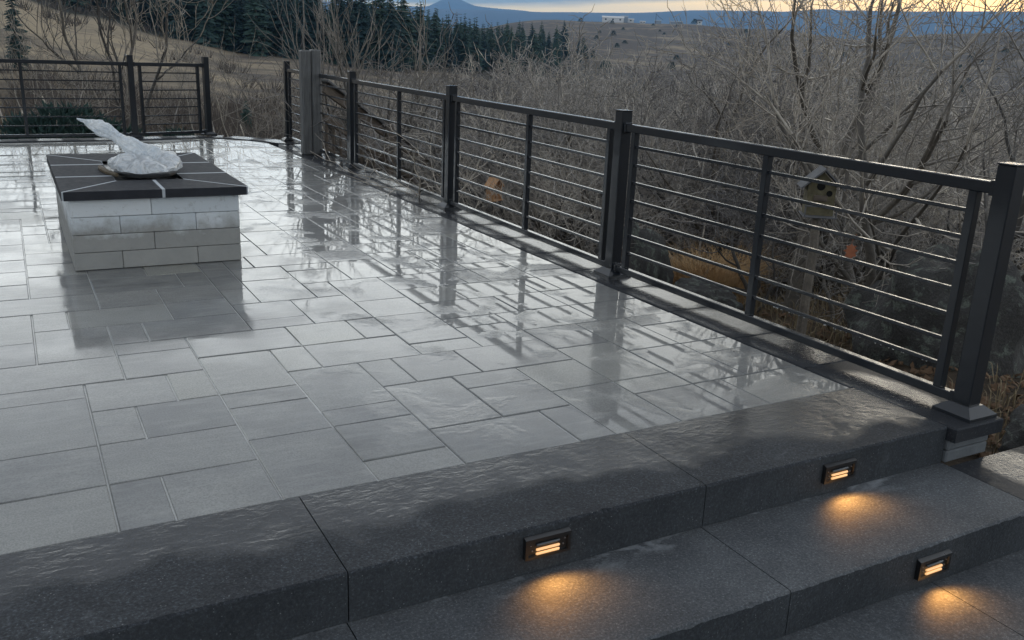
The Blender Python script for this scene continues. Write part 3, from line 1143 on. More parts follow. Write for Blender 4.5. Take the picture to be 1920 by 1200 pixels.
# ------------------------------------------------------------------ terrain
TR = [0, 4, 6, 9, 14, 22, 40, 80, 150, 250, 400, 700, 1200, 1600, 3000, 7000]
TA = [-60, 0, 4.3, 8.7, 13.4, 18.5, 25, 31.5, 37.7, 43.6, 49.3, 54.3, 58, 70, 120]
TZ = [
    [-.6, -.6, -.6, -.7, -.9, -1.0, -1.0, 0.5, 5.0, 13, 26, 40, 60, 70, 80, 80],
    [-.6, -.6, -.6, -.7, -.9, -1.0, -1.2, -.4, 3.8, 10.5, 22, 38, 55, 65, 80, 80],
    [-.6, -.6, -.6, -.7, -.9, -1.1, -1.5, -1.4, 1.3, 5.6, 15, 28, 40, 50, 70, 80],
    [-.6, -.6, -.6, -.7, -.9, -1.2, -1.9, -2.4, -1.1, 1.4, 8, 20, 35, 45, 60, 80],
    [-.6, -.6, -.7, -.8, -1.0, -1.4, -2.3, -3.1, -2.9, -1.8, 3, 12, 30, 40, 60, 80],
    [-.6, -.6, -.7, -.9, -1.2, -1.8, -2.9, -4.0, -4.0, -3.4, -2, 6, 28, 35, 60, 80],
    [-.6, -.6, -.8, -1.1, -1.6, -2.3, -3.7, -5.2, -5.6, -5.1, -5, 2, 28, 35, 60, 80],
    [-.6, -.6, -.8, -1.2, -1.8, -2.7, -4.6, -8.0, -10, -11, -8, 8, 44, 48, 60, 80],
    [-.6, -.6, -.8, -1.2, -1.8, -2.8, -5.0, -9.0, -12, -14, -11, 5, 44, 46, 60, 80],
    [-.6, -.6, -.75, -1.1, -1.7, -2.8, -5.2, -9.5, -14, -17, -16, -2, 42, 44, 60, 80],
    [-.6, -.6, -.7, -1.0, -1.6, -2.8, -5.4, -10, -15, -19, -20, -8, 33, 38, 60, 80],
    [-.5, -.5, -.6, -.9, -1.5, -2.7, -5.4, -10, -15, -19, -20, -6, 44, 50, 60, 80],
    [-.4, -.42, -.5, -.8, -1.4, -2.6, -5.4, -10, -15, -19, -19, -4, 48, 52, 60, 80],
    [-.4, -.42, -.5, -.8, -1.3, -2.5, -5.2, -10, -15, -19, -18, 0, 50, 55, 60, 80],
    [-.6, -.6, -.6, -.8, -1.2, -2.2, -4.5, -8, -12, -14, -10, 8, 50, 55, 60, 80]]


def _loc(t, v):
    if v <= t[0]: return 0, 0.0
    for i in range(len(t) - 1):
        if v <= t[i + 1]:
            return i, (v - t[i]) / (t[i + 1] - t[i])
    return len(t) - 2, 1.0


def ground_z(x, y):
    r = hypot(x, y)
    a = math.degrees(atan2(x, y))
    i, f = _loc(TA, max(-60, min(120, a)))
    j, g = _loc(TR, min(r, 7000))
    f = f * f * (3 - 2 * f)
    z = (TZ[i][j] * (1 - g) + TZ[i][j + 1] * g) * (1 - f) + (TZ[i + 1][j] * (1 - g) + TZ[i + 1][j + 1] * g) * f
    amp = min(.10 + r * .004, 5.0) * min(1, max(0, (r - 3) / 4))
    z += amp * noise.fractal(Vector((x, y, 0)) * (2.2 / (2 + r * .22)), 1.0, 2.0, 3)
    z += min(.09, r * .012) * noise.noise(Vector((x * 1.1, y * 1.1, 3)))
    # under the patio and its walls
    if -2.6 < x < 3.55 and 1.2 < y < 13.4:
        z = min(z, -.62)
    elif x < 4.2 and y < 2.0:
        z = min(z, -.47 if x < 3.75 else -.26)
    return z


mb = MB()
az = []
a = -180.0
while a < 180:
    az.append(a)
    a += .7 if -8 <= a < 66 else 4.0
rings = [.6]
while rings[-1] < 7000:
    rings.append(rings[-1] * (1.055 if rings[-1] > 3 else 1.25))
na = len(az)
for r in rings:
    for a in az:
        x, y = r * sin(radians(a)), r * cos(radians(a))
        mb.v.append((x, y, ground_z(x, y)))
c0 = len(mb.v)
mb.v.append((0, 0, -.62))
for i in range(len(rings) - 1):
    for k in range(na):
        k2 = (k + 1) % na
        mb.f.append((i * na + k, (i + 1) * na + k, (i + 1) * na + k2, i * na + k2))
for k in range(na):
    mb.f.append((c0, k, (k + 1) % na))
mb.m = [0] * len(mb.f)
g_o = mb.build('ground', M['ground'], smooth=True)
tag(g_o, 'dry brown hillside and valley floor', 'ground', kind='structure')

# distant mountains
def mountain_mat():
    t = NT('hazed_forest_mountain')
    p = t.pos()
    c = t.mix(t.noise(p, .004, 6, .6), (.024, .036, .050), (.045, .060, .072))  # forest tone with some of the distance haze's blue put into the colour
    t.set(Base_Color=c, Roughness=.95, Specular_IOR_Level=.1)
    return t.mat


M['mountain'] = mountain_mat()


def ridge(name, lab, r0, r1, prof, a0, a1, seed, rough):
    mb = MB()
    n = int((a1 - a0) / .25)
    m = 10
    for i in range(m + 1):
        t = i / m
        r = r0 + (r1 - r0) * t
        for k in range(n + 1):
            a = a0 + (a1 - a0) * k / n
            q, f = _loc([p[0] for p in prof], a)
            el = prof[q][1] + (prof[q + 1][1] - prof[q][1]) * f
            top = (r0 + (r1 - r0) * .6) * math.tan(radians(el)) + EYE
            sh = max(0, 1 - abs(t - .6) / .6) ** .8 if t < .6 else max(0, 1 - (t - .6) / .45)
            x, y = r * sin(radians(a)), r * cos(radians(a))
            nz = noise.fractal(Vector((x, y, seed)) * .00035, 1.0, 2.1, 5)
            mb.v.append((x, y, 20 + (top - 20) * sh + rough * nz * sh))
    for i in range(m):
        for k in range(n):
            b = i * (n + 1) + k
            mb.f.append((b, b + n + 1, b + n + 2, b + 1))
    mb.m = [0] * len(mb.f)
    o = mb.build(name, M['mountain'], smooth=True)
    return tag(o, lab, 'mountain', kind='structure')


ridge('mountains', 'long blue mountain ridge along the horizon', 7000, 10400,
      [(-90, 2.2), (10, 2.2), (24, 2.3), (31.5, 2.42), (36, 2.50), (39, 2.72), (42, 2.72), (44.5, 2.80), (46.7, 3.12), (48, 3.08), (52, 3.15), (58, 3.2), (75, 3.2), (140, 2.5)], -80, 135, 3.0, 40)
ridge('mountain_peak', 'distant blue peak rising over the pine wood', 10600, 12200,
      [(0, 1.0), (15, 2.3), (19, 2.5), (21.6, 2.5), (23.4, 2.62), (24.6, 3.16), (25.2, 3.1), (26.3, 2.70), (28.6, 2.45), (31, 2.2), (40, 1.5), (60, 1)], 2, 58, 9.0, 60)

# ------------------------------------------------------------------ bare trees
UPV = Vector((0, 0, 1))


def grow(rnd, trunk, crown, p, d, ln, r, lev, P):
    """one limb and, recursively, what it carries"""
    n = max(2, int(ln / P['seg']))
    n = min(n, 9)
    pts, rad, dirs = [p.copy()], [r], [d.copy()]
    tip = r * (.55 if lev < P['levels'] else .35)
    for i in range(n):
        w = P['gnarl'] * (1 + .25 * lev)
        d = (d + Vector((rnd.gauss(0, w), rnd.gauss(0, w), rnd.gauss(0, w) + P['lift'] * (1 if lev > 0 else .3)))).normalized()
        p = p + d * (ln / n)
        pts.append(p.copy()); dirs.append(d.copy())
        rad.append(r + (tip - r) * (i + 1) / n)
    tgt = trunk if r > P['trunk_r'] else crown
    sides = 8 if r > .05 else (5 if r > .018 else (4 if r > .009 else 3))
    tgt.tube(pts, rad, sides, caps=False)
    if lev >= P['levels']:
        return
    kids = P['kids'][min(lev, len(P['kids']) - 1)]
    kn = max(1, int(kids * rnd.uniform(.75, 1.3)))
    for k in range(kn):
        t = P['from'][min(lev, len(P['from']) - 1)]
        t = t + (1 - t) * (k + rnd.random()) / kn
        q = t * n
        i = min(int(q), n - 1)
        pos = pts[i].lerp(pts[i + 1], q - i)
        dd = dirs[i]
        side = dd.cross(Vector((rnd.gauss(0, 1), rnd.gauss(0, 1), rnd.gauss(0, 1)))).normalized()
        an = radians(rnd.uniform(*P['angle']))
        nd = (dd * cos(an) + side * sin(an)).normalized()
        k_r = rad[i] * rnd.uniform(.45, .72)
        k_l = ln * rnd.uniform(*P['len'])
        grow(rnd, trunk, crown, pos, nd, k_l, max(k_r, P['min_r']), lev + 1, P)
    # leader
    if lev < P['levels']:
        grow(rnd, trunk, crown, pts[-1], dirs[-1], ln * rnd.uniform(.55, .8), max(rad[-1], P['min_r']), lev + 1, P)


def bare_tree(seed, height, stems, **kw):
    P = dict(seg=.13, gnarl=.19, lift=.075, levels=5, kids=[3, 3.2, 3.0, 2.3, 1.5], angle=(28, 66), len=(.50, .80), min_r=.0042, trunk_r=.018)
    P['from'] = [.35, .25, .2, .2, .2]
    P.update(kw)
    rnd = random.Random(seed)
    trunk, crown = MB(), MB()
    for s in range(stems):
        a = 2 * pi * (s + rnd.random() * .6) / stems
        lean = rnd.uniform(.10, .42) if stems > 1 else rnd.uniform(0, .15)
        d = Vector((cos(a) * lean, sin(a) * lean, 1)).normalized()
        p = Vector((cos(a) * .10 * (stems > 1), sin(a) * .10 * (stems > 1), -.25))
        grow(rnd, trunk, crown, p, d, height * rnd.uniform(.30, .42), height * P.get('thick', .0125) * rnd.uniform(.75, 1.1), 0, P)
    return trunk, crown


PROTO = {}


def proto(key, seed, height, stems, mats=('bark', 'twig'), **kw):
    t, c = bare_tree(seed, height, stems, **kw)
    zmax = sorted(v[2] for v in c.v)[int(len(c.v) * .985)]
    PROTO[key] = (t.mesh('trunk', M[mats[0]], True), c.mesh('crown', M[mats[1]], True), zmax)


proto('oak_a', 1, 4.0, 3)
proto('oak_b', 7, 4.0, 4)
proto('oak_c', 13, 4.0, 3, gnarl=.22)
proto('oak_d', 21, 3.6, 4, gnarl=.17)
proto('oak_e', 34, 4.2, 3, gnarl=.20, lift=.04)
proto('big', 45, 5.0, 1, ('bark', 'limb'), trunk_r=.016, gnarl=.10, thick=.0155, kids=[3.5, 3.2, 3.0, 2.6, 2.0, 1.5], levels=6, len=(.45, .74), min_r=.0036, seg=.2)
proto('big_b', 52, 5.0, 2, ('bark', 'limb'), trunk_r=.016, gnarl=.105, thick=.0125, kids=[3.2, 3.0, 2.8, 2.4, 1.9, 1.5], levels=6, len=(.45, .74), min_r=.0036, seg=.2)
proto('shoots', 61, 4.0, 3, ('bark', 'paletwig'), gnarl=.07, lift=.10, angle=(14, 42), levels=4, kids=[3, 3.2, 2.6, 2], min_r=.005)
proto('pale', 77, 6.0, 2, ('bark', 'paletwig'), gnarl=.11, lift=.11, levels=5, kids=[3, 3, 2.8, 2.4], min_r=.0075, thick=.0075, angle=(18, 46))
proto('sapling', 83, 2.6, 2, ('twig', 'paletwig'), gnarl=.13, lift=.05, levels=4, kids=[3, 3, 2.4, 2], min_r=.004, thick=.010)
proto('far_a', 101, 4.0, 4, min_r=.0078)
proto('far_b', 107, 4.0, 4, min_r=.0078, gnarl=.17)
proto('far_c', 113, 4.0, 3, min_r=.0085, lift=.10)
print({k: (len(v[0].polygons), len(v[1].polygons), round(v[2], 2)) for k, v in PROTO.items()})


def plant(key, x, y, top, rz, lab, group, name='scrub_oak', cat='tree', sink=0.0, wide=1.0):
    """stand a tree at (x, y) with its highest twig `top` metres above the ground"""
    me_t, me_c, zmax = PROTO[key]
    k = top / zmax
    o = empty(name, (x, y, ground_z(x, y) - sink), rz)
    o.scale = (k * wide, k * wide, k)
    tag(o, lab, cat, group)
    obj('trunk', me_t, o)
    obj('crown', me_c, o)
    return o


def polar(px, r):
    """azimuth measured against the picture's columns -> ground position at distance r"""
    az_t = [(0, .09), (80, 2.12), (165, 4.35), (320, 8.65), (480, 13.36), (645, 18.45), (850, 25.02), (1050, 31.54), (1240, 37.68), (1430, 43.64), (1620, 49.29), (1800, 54.3), (1920, 57.44), (2300, 66)]
    q, f = _loc([p[0] for p in az_t], px)
    a = radians(az_t[q][1] + (az_t[q + 1][1] - az_t[q][1]) * f)
    return r * sin(a), r * cos(a)


rnd = random.Random(2024)
keys = ['oak_a', 'oak_b', 'oak_c', 'oak_d', 'oak_e']
# top line of the thicket: (column, row) read as an angle over the horizon
TOPS = [(700, 170), (780, 142), (900, 135), (1000, 125), (1100, 128), (1200, 140), (1300, 142), (1400, 135), (1550, 140), (1750, 155), (2000, 160)]


def top_over_ground(px, r, drop):
    q, f = _loc([p[0] for p in TOPS], px)
    row = TOPS[q][1] + (TOPS[q + 1][1] - TOPS[q][1]) * f + drop
    gx, gy = polar(px, r)
    return EYE + r * (55 + .0432 * px - row) / 1683.0 * 1.03 - ground_z(gx, gy)


thick = []
for r, x0, x1, st, d0, d1 in ((8.8, 1000, 1990, 140, 70, 170), (11.0, 900, 1990, 95, 30, 110), (13.5, 830, 1990, 80, -5, 60), (17, 800, 1980, 76, -30, 35), (21, 780, 1950, 76, -32, 25), (26, 770, 1900, 80, -30, 20), (34, 780, 1850, 85, -15, 30)):
    x = x0 + rnd.uniform(0, st * .5)
    while x < x1:
        rr = r * rnd.uniform(.93, 1.07)
        d = rnd.uniform(d0, d1) + 38 * noise.noise(Vector((x * .013, r * .4, 0)))
        thick.append((x, rr, top_over_ground(x, rr, d)))
        x += st * rnd.uniform(.8, 1.25)
for x, r, top in thick:
    gx, gy = polar(x, r)
    if gx < 4.7 and gy < 14.5: gx = 4.7 + rnd.random() * .4
    if 1180 < x < 1430 and r < 10.4: continue
    where = 'behind the railing section with the birdhouse' if x > 1165 else ('behind the middle railing section' if x > 850 else 'past the wooden stair')
    rank = 'low bare scrub oak on the bank' if r < 12.4 else ('bare scrub oak midway down the slope' if r < 19 else 'bare scrub oak in the last thicket rows')
    plant(rnd.choice(keys if r < 15.5 else ['far_a', 'far_b', 'far_c']), gx, gy, max(1.2, top), rnd.uniform(0, 6.28), rank + ', ' + where, 'scrub oaks: ' + rank[:24] + ' ' + where, wide=.9 if r < 10 else 1.1)
# the larger trees standing out of the thicket on the steps' side
for key, x, r, top, rz, lab in (
        ('big', 1548, 8.4, 4.1, .4, 'tall bare oak with one thick trunk rising behind the birdhouse'),
        ('big_b', 1712, 7.8, 3.8, 2.1, 'tall bare oak with two stems near the wall end of the railing'),
        ('big', 1640, 10.5, 4.0, 3.3, 'tall bare oak behind the two-stemmed oak'),
        ('big_b', 1905, 7.2, 3.2, 5.0, 'bare oak rising behind the railing post at the wall end'),
        ('big_b', 1425, 11.0, 3.7, 1.2, 'bare oak with spreading limbs beside the tall thick-trunked oak')):
    gx, gy = polar(x, r)
    plant(key, gx, gy, top, rz, lab, 'tall oaks near the steps')
for x, r, top, rz in ((688, 13.6, 3.5, .3), (706, 14.4, 3.3, 2.0)):
    gx, gy = polar(x, r)
    plant('shoots', gx, gy, top, rz, 'bare tree with dark stems and upright shoots beside the wooden stair', 'trees by the wooden stair', 'shoot_tree')
gx, gy = polar(207, 25); plant('pale', gx, gy, 6.8, 1.0, 'pale bare tree with forked trunk on the slope behind the fire pit', None, 'bare_tree')
gx, gy = polar(236, 27); plant('pale', gx, gy, 6.6, 4.0, 'slender pale bare tree beside the forked one on the slope', None, 'bare_tree')
for x, r, top in ((30, 22, 2.8), (75, 20, 2.6), (110, 23, 3.0), (150, 19, 2.2), (280, 24, 2.6), (330, 21, 2.0), (405, 18, 2.3), (425, 20, 2.6), (470, 19, 2.4), (490, 22, 2.5), (520, 20, 2.0), (560, 21, 2.2), (620, 22, 2.6), (760, 17, 2.6), (790, 20, 3.0)):
    gx, gy = polar(x, r)
    plant('sapling', gx, gy, top, rnd.uniform(0, 6.28), 'slim pale sapling in the brush beyond the far rim', 'saplings beyond the far rim', 'sapling')

# ------------------------------------------------------------------ pines
M['pine'] = None


def pine_mat():
    t = NT('pine_needles')
    v = t.coord('Object')
    n = t.noise(v, .9, 4)
    r = t.rand()
    c = t.mix(n, (.016, .038, .040), (.040, .076, .070))
    c = t.mix(1.0, c, t.ramp(r, [(0, (.65, .75, .85)), (.5, (1, 1, 1)), (1, (1.35, 1.25, 1.0))]), 'MULTIPLY')
    t.set(Base_Color=c, Roughness=.8, Specular_IOR_Level=.2)
    return t.mat


M['pine'] = pine_mat()


def pine_mesh(seed, h=18.0, base=.06, w=.19, n=22):
    rn = random.Random(seed)
    mb = MB()
    mb.tube([(0, 0, -.6), (0, 0, h * .5), (0, 0, h * .96)], [h * .014, h * .009, .02], 6, 1)
    for i in range(n):
        t = i / (n - 1)
        z = h * (base + (1 - base) * t ** .92)
        R = h * w * (1 - t) ** .75 * rn.uniform(.75, 1.15) + h * .008
        k = rn.randint(9, 13) if t < .8 else 6
        a0 = rn.random() * 6.28
        for j in range(k):
            a = a0 + 2 * pi * j / k + rn.uniform(-.25, .25)
            L = R * rn.uniform(.65, 1.15)
            zb = z; z = z + rn.uniform(-.5, .5) * h / n * (1 if t < .92 else 0)
            dz = -L * rn.uniform(.10, .45)
            sw = L * rn.uniform(.30, .50)
            ca, sa = cos(a), sin(a)
            # a drooping bough: ridge line with two ragged wings
            seg = 3
            pv = []
            for q in range(seg + 1):
                u = q / seg
                wd = sw * (1 - u) ** .6 * (.35 + 1.2 * u if u < .5 else 1.0) * rn.uniform(.7, 1.2) + .02
                x, y, zz = ca * L * u, sa * L * u, z + dz * u ** 1.4
                pv.append((x, y, zz + wd * .25))
                pv.append((x - sa * wd, y + ca * wd, zz - wd * rn.uniform(.3, .8)))
                pv.append((x + sa * wd, y - ca * wd, zz - wd * rn.uniform(.3, .8)))
            fs = []
            for q in range(seg):
                b = q * 3
                fs += [(b, b + 3, b + 4, b + 1), (b, b + 2, b + 5, b + 3)]
            mb.add(pv, fs)
            z = zb
    return mb.mesh('pine_tree', [M['pine'], M['bark']])


PINES = [pine_mesh(1), pine_mesh(2, w=.14, n=22), pine_mesh(3, w=.20, n=18, base=.16), pine_mesh(4, w=.155, n=21, base=.05), pine_mesh(5, w=.15, n=13, base=.35)]
rnd = random.Random(77)
cnt = 0
for r, x0, x1, st in ((232, 340, 800, 15), (250, 240, 900, 15), (275, 120, 1000, 17), (305, 60, 1040, 19), (340, 40, 1090, 22), (380, 40, 1090, 28), (430, 40, 1080, 34)):
    x = x0
    while x < x1:
        rr = r * rnd.uniform(.965, 1.035)
        if x > 760: rr += (x - 760) * .55
        gx, gy = polar(x + rnd.uniform(-4, 4), rr)
        # the wood's near rim steps back up the slope to the left
        if x < 340 and r < 275:
            x += st; continue
        h = rnd.uniform(.78, 1.22) * (1.0 if x < 800 else .92)
        if r > 330 and x > 620: h *= 1.05
        o = obj('pine_tree', rnd.choice(PINES[:4]) if rnd.random() < .93 else PINES[4], None, (gx, gy, ground_z(gx, gy) - .3), (0, 0, rnd.uniform(0, 6.28)), (h * 1.1, h * 1.1, h))
        row = 'dark pine in the front row of the wood, at the meadow edge' if r < 262 else ('dark pine in the middle rows of the wood across the meadow' if r < 330 else 'dark pine in the back rows of the wood, against the sky')
        tag(o, row, 'tree', 'pines: ' + row[8:40])
        cnt += 1
        x += st * rnd.uniform(.75, 1.25)
print('pines', cnt)
# the deeper rows of the wood close up into one mass
fm = MB()
src = [pine_mesh(11, n=15), pine_mesh(12, w=.16, n=15)]
tv = [[v.co.copy() for v in m_.vertices] for m_ in src]
tf = [[tuple(p_.vertices) for p_ in m_.polygons] for m_ in src]
for k in range(330):
    x = rnd.uniform(90, 1050)
    r = rnd.uniform(255, 450) + (max(0, x - 760) * .55)
    if x < 340: r = max(r, 290)
    gx, gy = polar(x, r)
    h, w_ = rnd.uniform(.75, 1.15), rnd.uniform(1.0, 1.35)
    q, c_, s_ = k % 2, cos(k), sin(k)
    z0 = ground_z(gx, gy) - .3
    fm.add([(gx + (v.x * c_ - v.y * s_) * h * w_, gy + (v.x * s_ + v.y * c_) * h * w_, z0 + v.z * h) for v in tv[q]], tf[q])
o = fm.build('forest', M['pine']); tag(o, 'deeper dark rows of the pine wood', 'forest', kind='stuff')
gx, gy = polar(27, 62); o = obj('pine_tree', PINES[3], None, (gx, gy, ground_z(gx, gy) - .2), (0, 0, 1), (.30, .30, .30)); tag(o, 'lone dark pine on the slope over the far rim', 'tree')
gx, gy = polar(455, 34); o = obj('pine_tree', PINES[0], None, (gx, gy, ground_z(gx, gy) - .1), (0, 0, 1), (.10, .10, .095)); tag(o, 'small young pine in the brush by the meadow', 'tree')
for x, r, h in ((1000, 640, .8), (1040, 700, .75), (1100, 560, .70), (1112, 570, .55), (1084, 600, .62)):
    gx, gy = polar(x, r); o = obj('pine_tree', PINES[rnd.randint(0, 3)], None, (gx, gy, ground_z(gx, gy) - .3), (0, 0, x), (h, h, h * .8)); tag(o, 'pine past the end of the wood on the brown slope', 'tree', 'pines past the end of the wood')


def juniper_mesh(seed, leaf=.07):
    rn = random.Random(seed)
    mb = MB()
    for i in range(900):
        a, u = rn.random() * 6.283, rn.random()
        R = (.35 + .65 * rn.random() ** .5)
        z = rn.random() ** .8
        q = R * (1 - z * .72) * (1 + .25 * sin(a * 3 + seed))
        p = Vector((cos(a) * q, sin(a) * q, z * .95 + .03))
        d = Vector((cos(a) * .6 + rn.gauss(0, .4), sin(a) * .6 + rn.gauss(0, .4), .7 + rn.random())).normalized()
        s = d.cross(Vector((rn.gauss(0, 1), rn.gauss(0, 1), rn.gauss(0, 1)))).normalized() * leaf * .35
        L = leaf * rn.uniform(1.2, 2.6)
        mb.add([p - s, p + s, p + s * .6 + d * L * .6, p + d * L, p - s * .6 + d * L * .6], [(0, 1, 2, 3, 4)])
    return mb.mesh('foliage', M['pine'])


JUN = [juniper_mesh(1), juniper_mesh(2)]


def juniper(x, r, w, h, lab, grp=None, parts=True):
    gx, gy = polar(x, r)
    z = ground_z(gx, gy)
    if parts:
        o = empty('juniper', (gx, gy, z), x)
        o.scale = (w, w, h)
        obj('crown', JUN[int(x) % 2], o)
        mb = MB(); mb.tube([(0, 0, -.1), (.02, 0, .4), (0, .02, .8)], [.05, .04, .015], 6); mb.build('trunk', M['bark'], o)
    else:
        o = obj('juniper', JUN[int(x) % 2], None, (gx, gy, z), (0, 0, x), (w, w, h))
    return tag(o, lab, 'shrub', grp)


for x, r, w, h in ((40, 16.8, 1.0, .95), (105, 17.2, 1.2, 1.15), (165, 17.0, 1.15, 1.0), (215, 17.6, .9, .85), (320, 18.5, .7, .8)):
    juniper(x, r, w, h, 'low dark green juniper bush behind the far railing', 'junipers behind the far railing')
# dark junipers dotted over the far slopes
rnd = random.Random(8)
for i in range(60):
    x, r = rnd.uniform(1060, 1960), rnd.uniform(260, 1150)
    s = rnd.uniform(1.6, 4.2)
    juniper(x, r, s, s * rnd.uniform(.9, 1.4), 'dark juniper dotted over the far brown slope', 'junipers dotted over the far slopes', False)
gx, gy = polar(1297, 1180)
juniper(1297, 1180, 5, 6, 'round dark tree beside the small white house on the plateau', None, False)
juniper(1085, 1150, 4, 5, 'round dark tree on the plateau rim before the long shed', None, False)

# ------------------------------------------------------------------ buildings on the plateau
M['white'] = simple('white_siding', (.62, .63, .64), .7, var=.08, scale=2)
M['bluegrey'] = simple('blue_grey_siding', (.25, .30, .36), .7, var=.1, scale=2)
M['darkroof'] = simple('dark_roof', (.06, .06, .07), .8, scale=2)
M['wglass'] = simple('dark_window', (.02, .025, .03), .15, bump=0)


def shed(x, r, w, d, h, wall_m, lab, name, wins=0, pitch=.18, lift=0.0):
    gx, gy = polar(x, r)
    o = empty(name, (gx, gy, ground_z(gx, gy) - .3 + lift), -atan2(gx, gy))
    tag(o, lab, 'building')
    mb = MB(); mb.box((-w / 2, 0, -1.5), (w / 2, d, h)); mb.build('wall', M[wall_m], o)
    e = .4
    mb = MB()
    rh = d * pitch
    mb.add([(-w / 2 - e, -e, h + .02), (w / 2 + e, -e, h + .02), (w / 2 + e, d / 2, h + rh), (-w / 2 - e, d / 2, h + rh), (-w / 2 - e, d + e, h + .02), (w / 2 + e, d + e, h + .02)],
           [(0, 1, 2, 3), (3, 2, 5, 4), (0, 3, 4), (1, 5, 2), (0, 4, 5, 1)])
    mb.build('roof', M['darkroof' if wall_m == 'white' and pitch > .2 else wall_m], o)
    for k in range(wins):
        u = -w / 2 + w * (k + .5) / wins
        mb = MB(); mb.box((u - 1.0, -.06, h * .42), (u + 1.0, .05, h * .78)); mb.build('window', M['wglass'], o)
    return o


shed(1145, 1190, 27, 12, 5.2, 'white', 'long white shed with dark windows on the plateau', 'long_shed', 3)
shed(1166, 1200, 9, 10, 6.0, 'bluegrey', 'blue-grey shed joined to the end of the long white one', 'grey_shed')
shed(1178, 1210, 8, 5, 3.8, 'white', 'small white trailer past the blue-grey shed', 'trailer', 1)
shed(1200, 1215, 7, 4, 2.4, 'white', 'low pale trailer midway to the leaning pole', 'trailer', 2)
shed(1228, 1195, 8, 5, 3.0, 'bluegrey', 'small blue-grey shed at the foot of the leaning pole', 'grey_shed')
shed(1262, 1200, 16, 6, 2.2, 'bluegrey', 'long low blue-grey stock shed past the pole', 'stock_shed')
shed(1306, 1195, 6, 6, 4.0, 'white', 'small white house beside a round dark tree', 'small_house', 1, .35)
gx, gy = polar(1224, 1190)
mast = empty('crane_mast', (gx, gy, ground_z(gx, gy) - .5), -atan2(gx, gy))
tag(mast, 'dark pole with a slanting arm among the plateau sheds', 'pole')
mb = MB(); mb.tube([(0, 0, 0), (0, 0, 12)], [.32, .22], 6); mb.build('mast', M['darkroof'], mast)
mb = MB(); mb.tube([(0, 0, 11.5), (3.5, 0, 8.2), (9, 0, 4.5)], [.22, .2, .16], 5); mb.build('boom', M['darkroof'], mast)

# ------------------------------------------------------------------ timber post and stair
def wood_mat(name, a, b, sc=(14, 14, 1.2)):
    t = NT(name)
    v = t.coord('Object', sc, rnd=9.0)
    n = t.noise(v, 3.0, 6, .65, .6)
    t.set(Base_Color=t.mix(t.rng(n, .3, .7, 0, 1), a, b), Roughness=.7, Normal=t.bump(n, .5, .006), Coat_Weight=.2, Coat_Roughness=.3)
    return t.mat


M['oldwood'] = wood_mat('weathered_timber', (.046, .048, .050), (.125, .126, .126))
M['brownwood'] = wood_mat('brown_timber', (.055, .042, .032), (.13, .10, .075), (2, 14, 14))
M['freshwood'] = wood_mat('orange_cedar', (.30, .155, .070), (.50, .28, .135), (6, 6, 3))
tp = empty('timber_post', (3.29, 11.16, 0.0))
tag(tp, 'thick grey weathered double timber post standing at the railing', 'post')
for sx, dz in ((-.063, 0), (.063, .012)):
    mb = MB(); mb.box((-.060, -.066, .003), (.060, .066, 1.255 + dz), .016)
    o = mb.build('timber', M['oldwood'], tp); o.location = (sx, 0, 0)
ts = empty('stair_railing', (3.6, 11.4, 0))
tag(ts, 'brown wooden stair railing sloping down behind the grey timber post', 'railing')


def sloped(nm, a, b, w, h, mat):
    a, b = Vector(a), Vector(b)
    d = (b - a)
    mb = MB(); mb.box((0, -w / 2, -h / 2), (d.length, w / 2, h / 2), .006)
    o = mb.build(nm, mat, ts)
    o.location = a - Vector((3.6, 11.4, 0))
    o.rotation_euler = d.to_track_quat('X', 'Z').to_euler()
    return o


A0, B0 = Vector((3.52, 11.35, .90)), Vector((6.1, 12.9, -.62))
sloped('handrail', A0, B0, .14, .035, M['oldwood'])
sloped('top_board', A0 - Vector((0, 0, .09)), B0 - Vector((0, 0, .09)), .036, .13, M['brownwood'])
sloped('mid_board', A0 - Vector((0, 0, .46)), B0 - Vector((0, 0, .46)), .036, .09, M['brownwood'])
sloped('lower_board', A0 - Vector((0, 0, .88)), B0 - Vector((0, 0, .88)), .036, .13, M['brownwood'])
for k in range(22):
    t = (k + .5) / 22
    p = A0.lerp(B0, t) - Vector((3.6, 11.4, 0))
    mb = MB(); mb.box((-.016, .020, -.90), (.016, .052, -.46), .002)
    o = mb.build('baluster', M['brownwood'], ts); o.location = p; o.rotation_euler.z = atan2(B0.y - A0.y, B0.x - A0.x)
for t in (.42, .98):
    p = A0.lerp(B0, t) - Vector((3.6, 11.4, 0))
    mb = MB(); mb.box((-.06, -.085, -1.9), (.06, -.02, .10), .006)
    o = mb.build('stair_post', M['brownwood'], ts); o.location = p; o.rotation_euler.z = atan2(B0.y - A0.y, B0.x - A0.x)

# ------------------------------------------------------------------ rocks
def rock_mat():
    t = NT('lichen_rock')
    v = t.coord('Object', rnd=5.0)
    n = t.noise(v, 2.6, 7, .68)
    li = t.rng(t.noise(v, 5.5, 6, .7, .4), .52, .60, 0, 1)
    c = t.mix(n, (.022, .021, .020), (.110, .106, .102))
    c = t.mix(t.math('MULTIPLY', li, .85), c, t.mix(t.noise(v, 30, 3), (.12, .145, .12), (.24, .27, .225)))
    c = t.mix(t.rng(t.noise(v, 45, 4, .7), .40, .60, .55, 0), c, (.015, .015, .014))
    t.set(Base_Color=c, Roughness=.8, Normal=t.bump(t.noise(v, 11, 7, .72), .9, .05))
    return t.mat


M['rock'] = rock_mat()
import bmesh


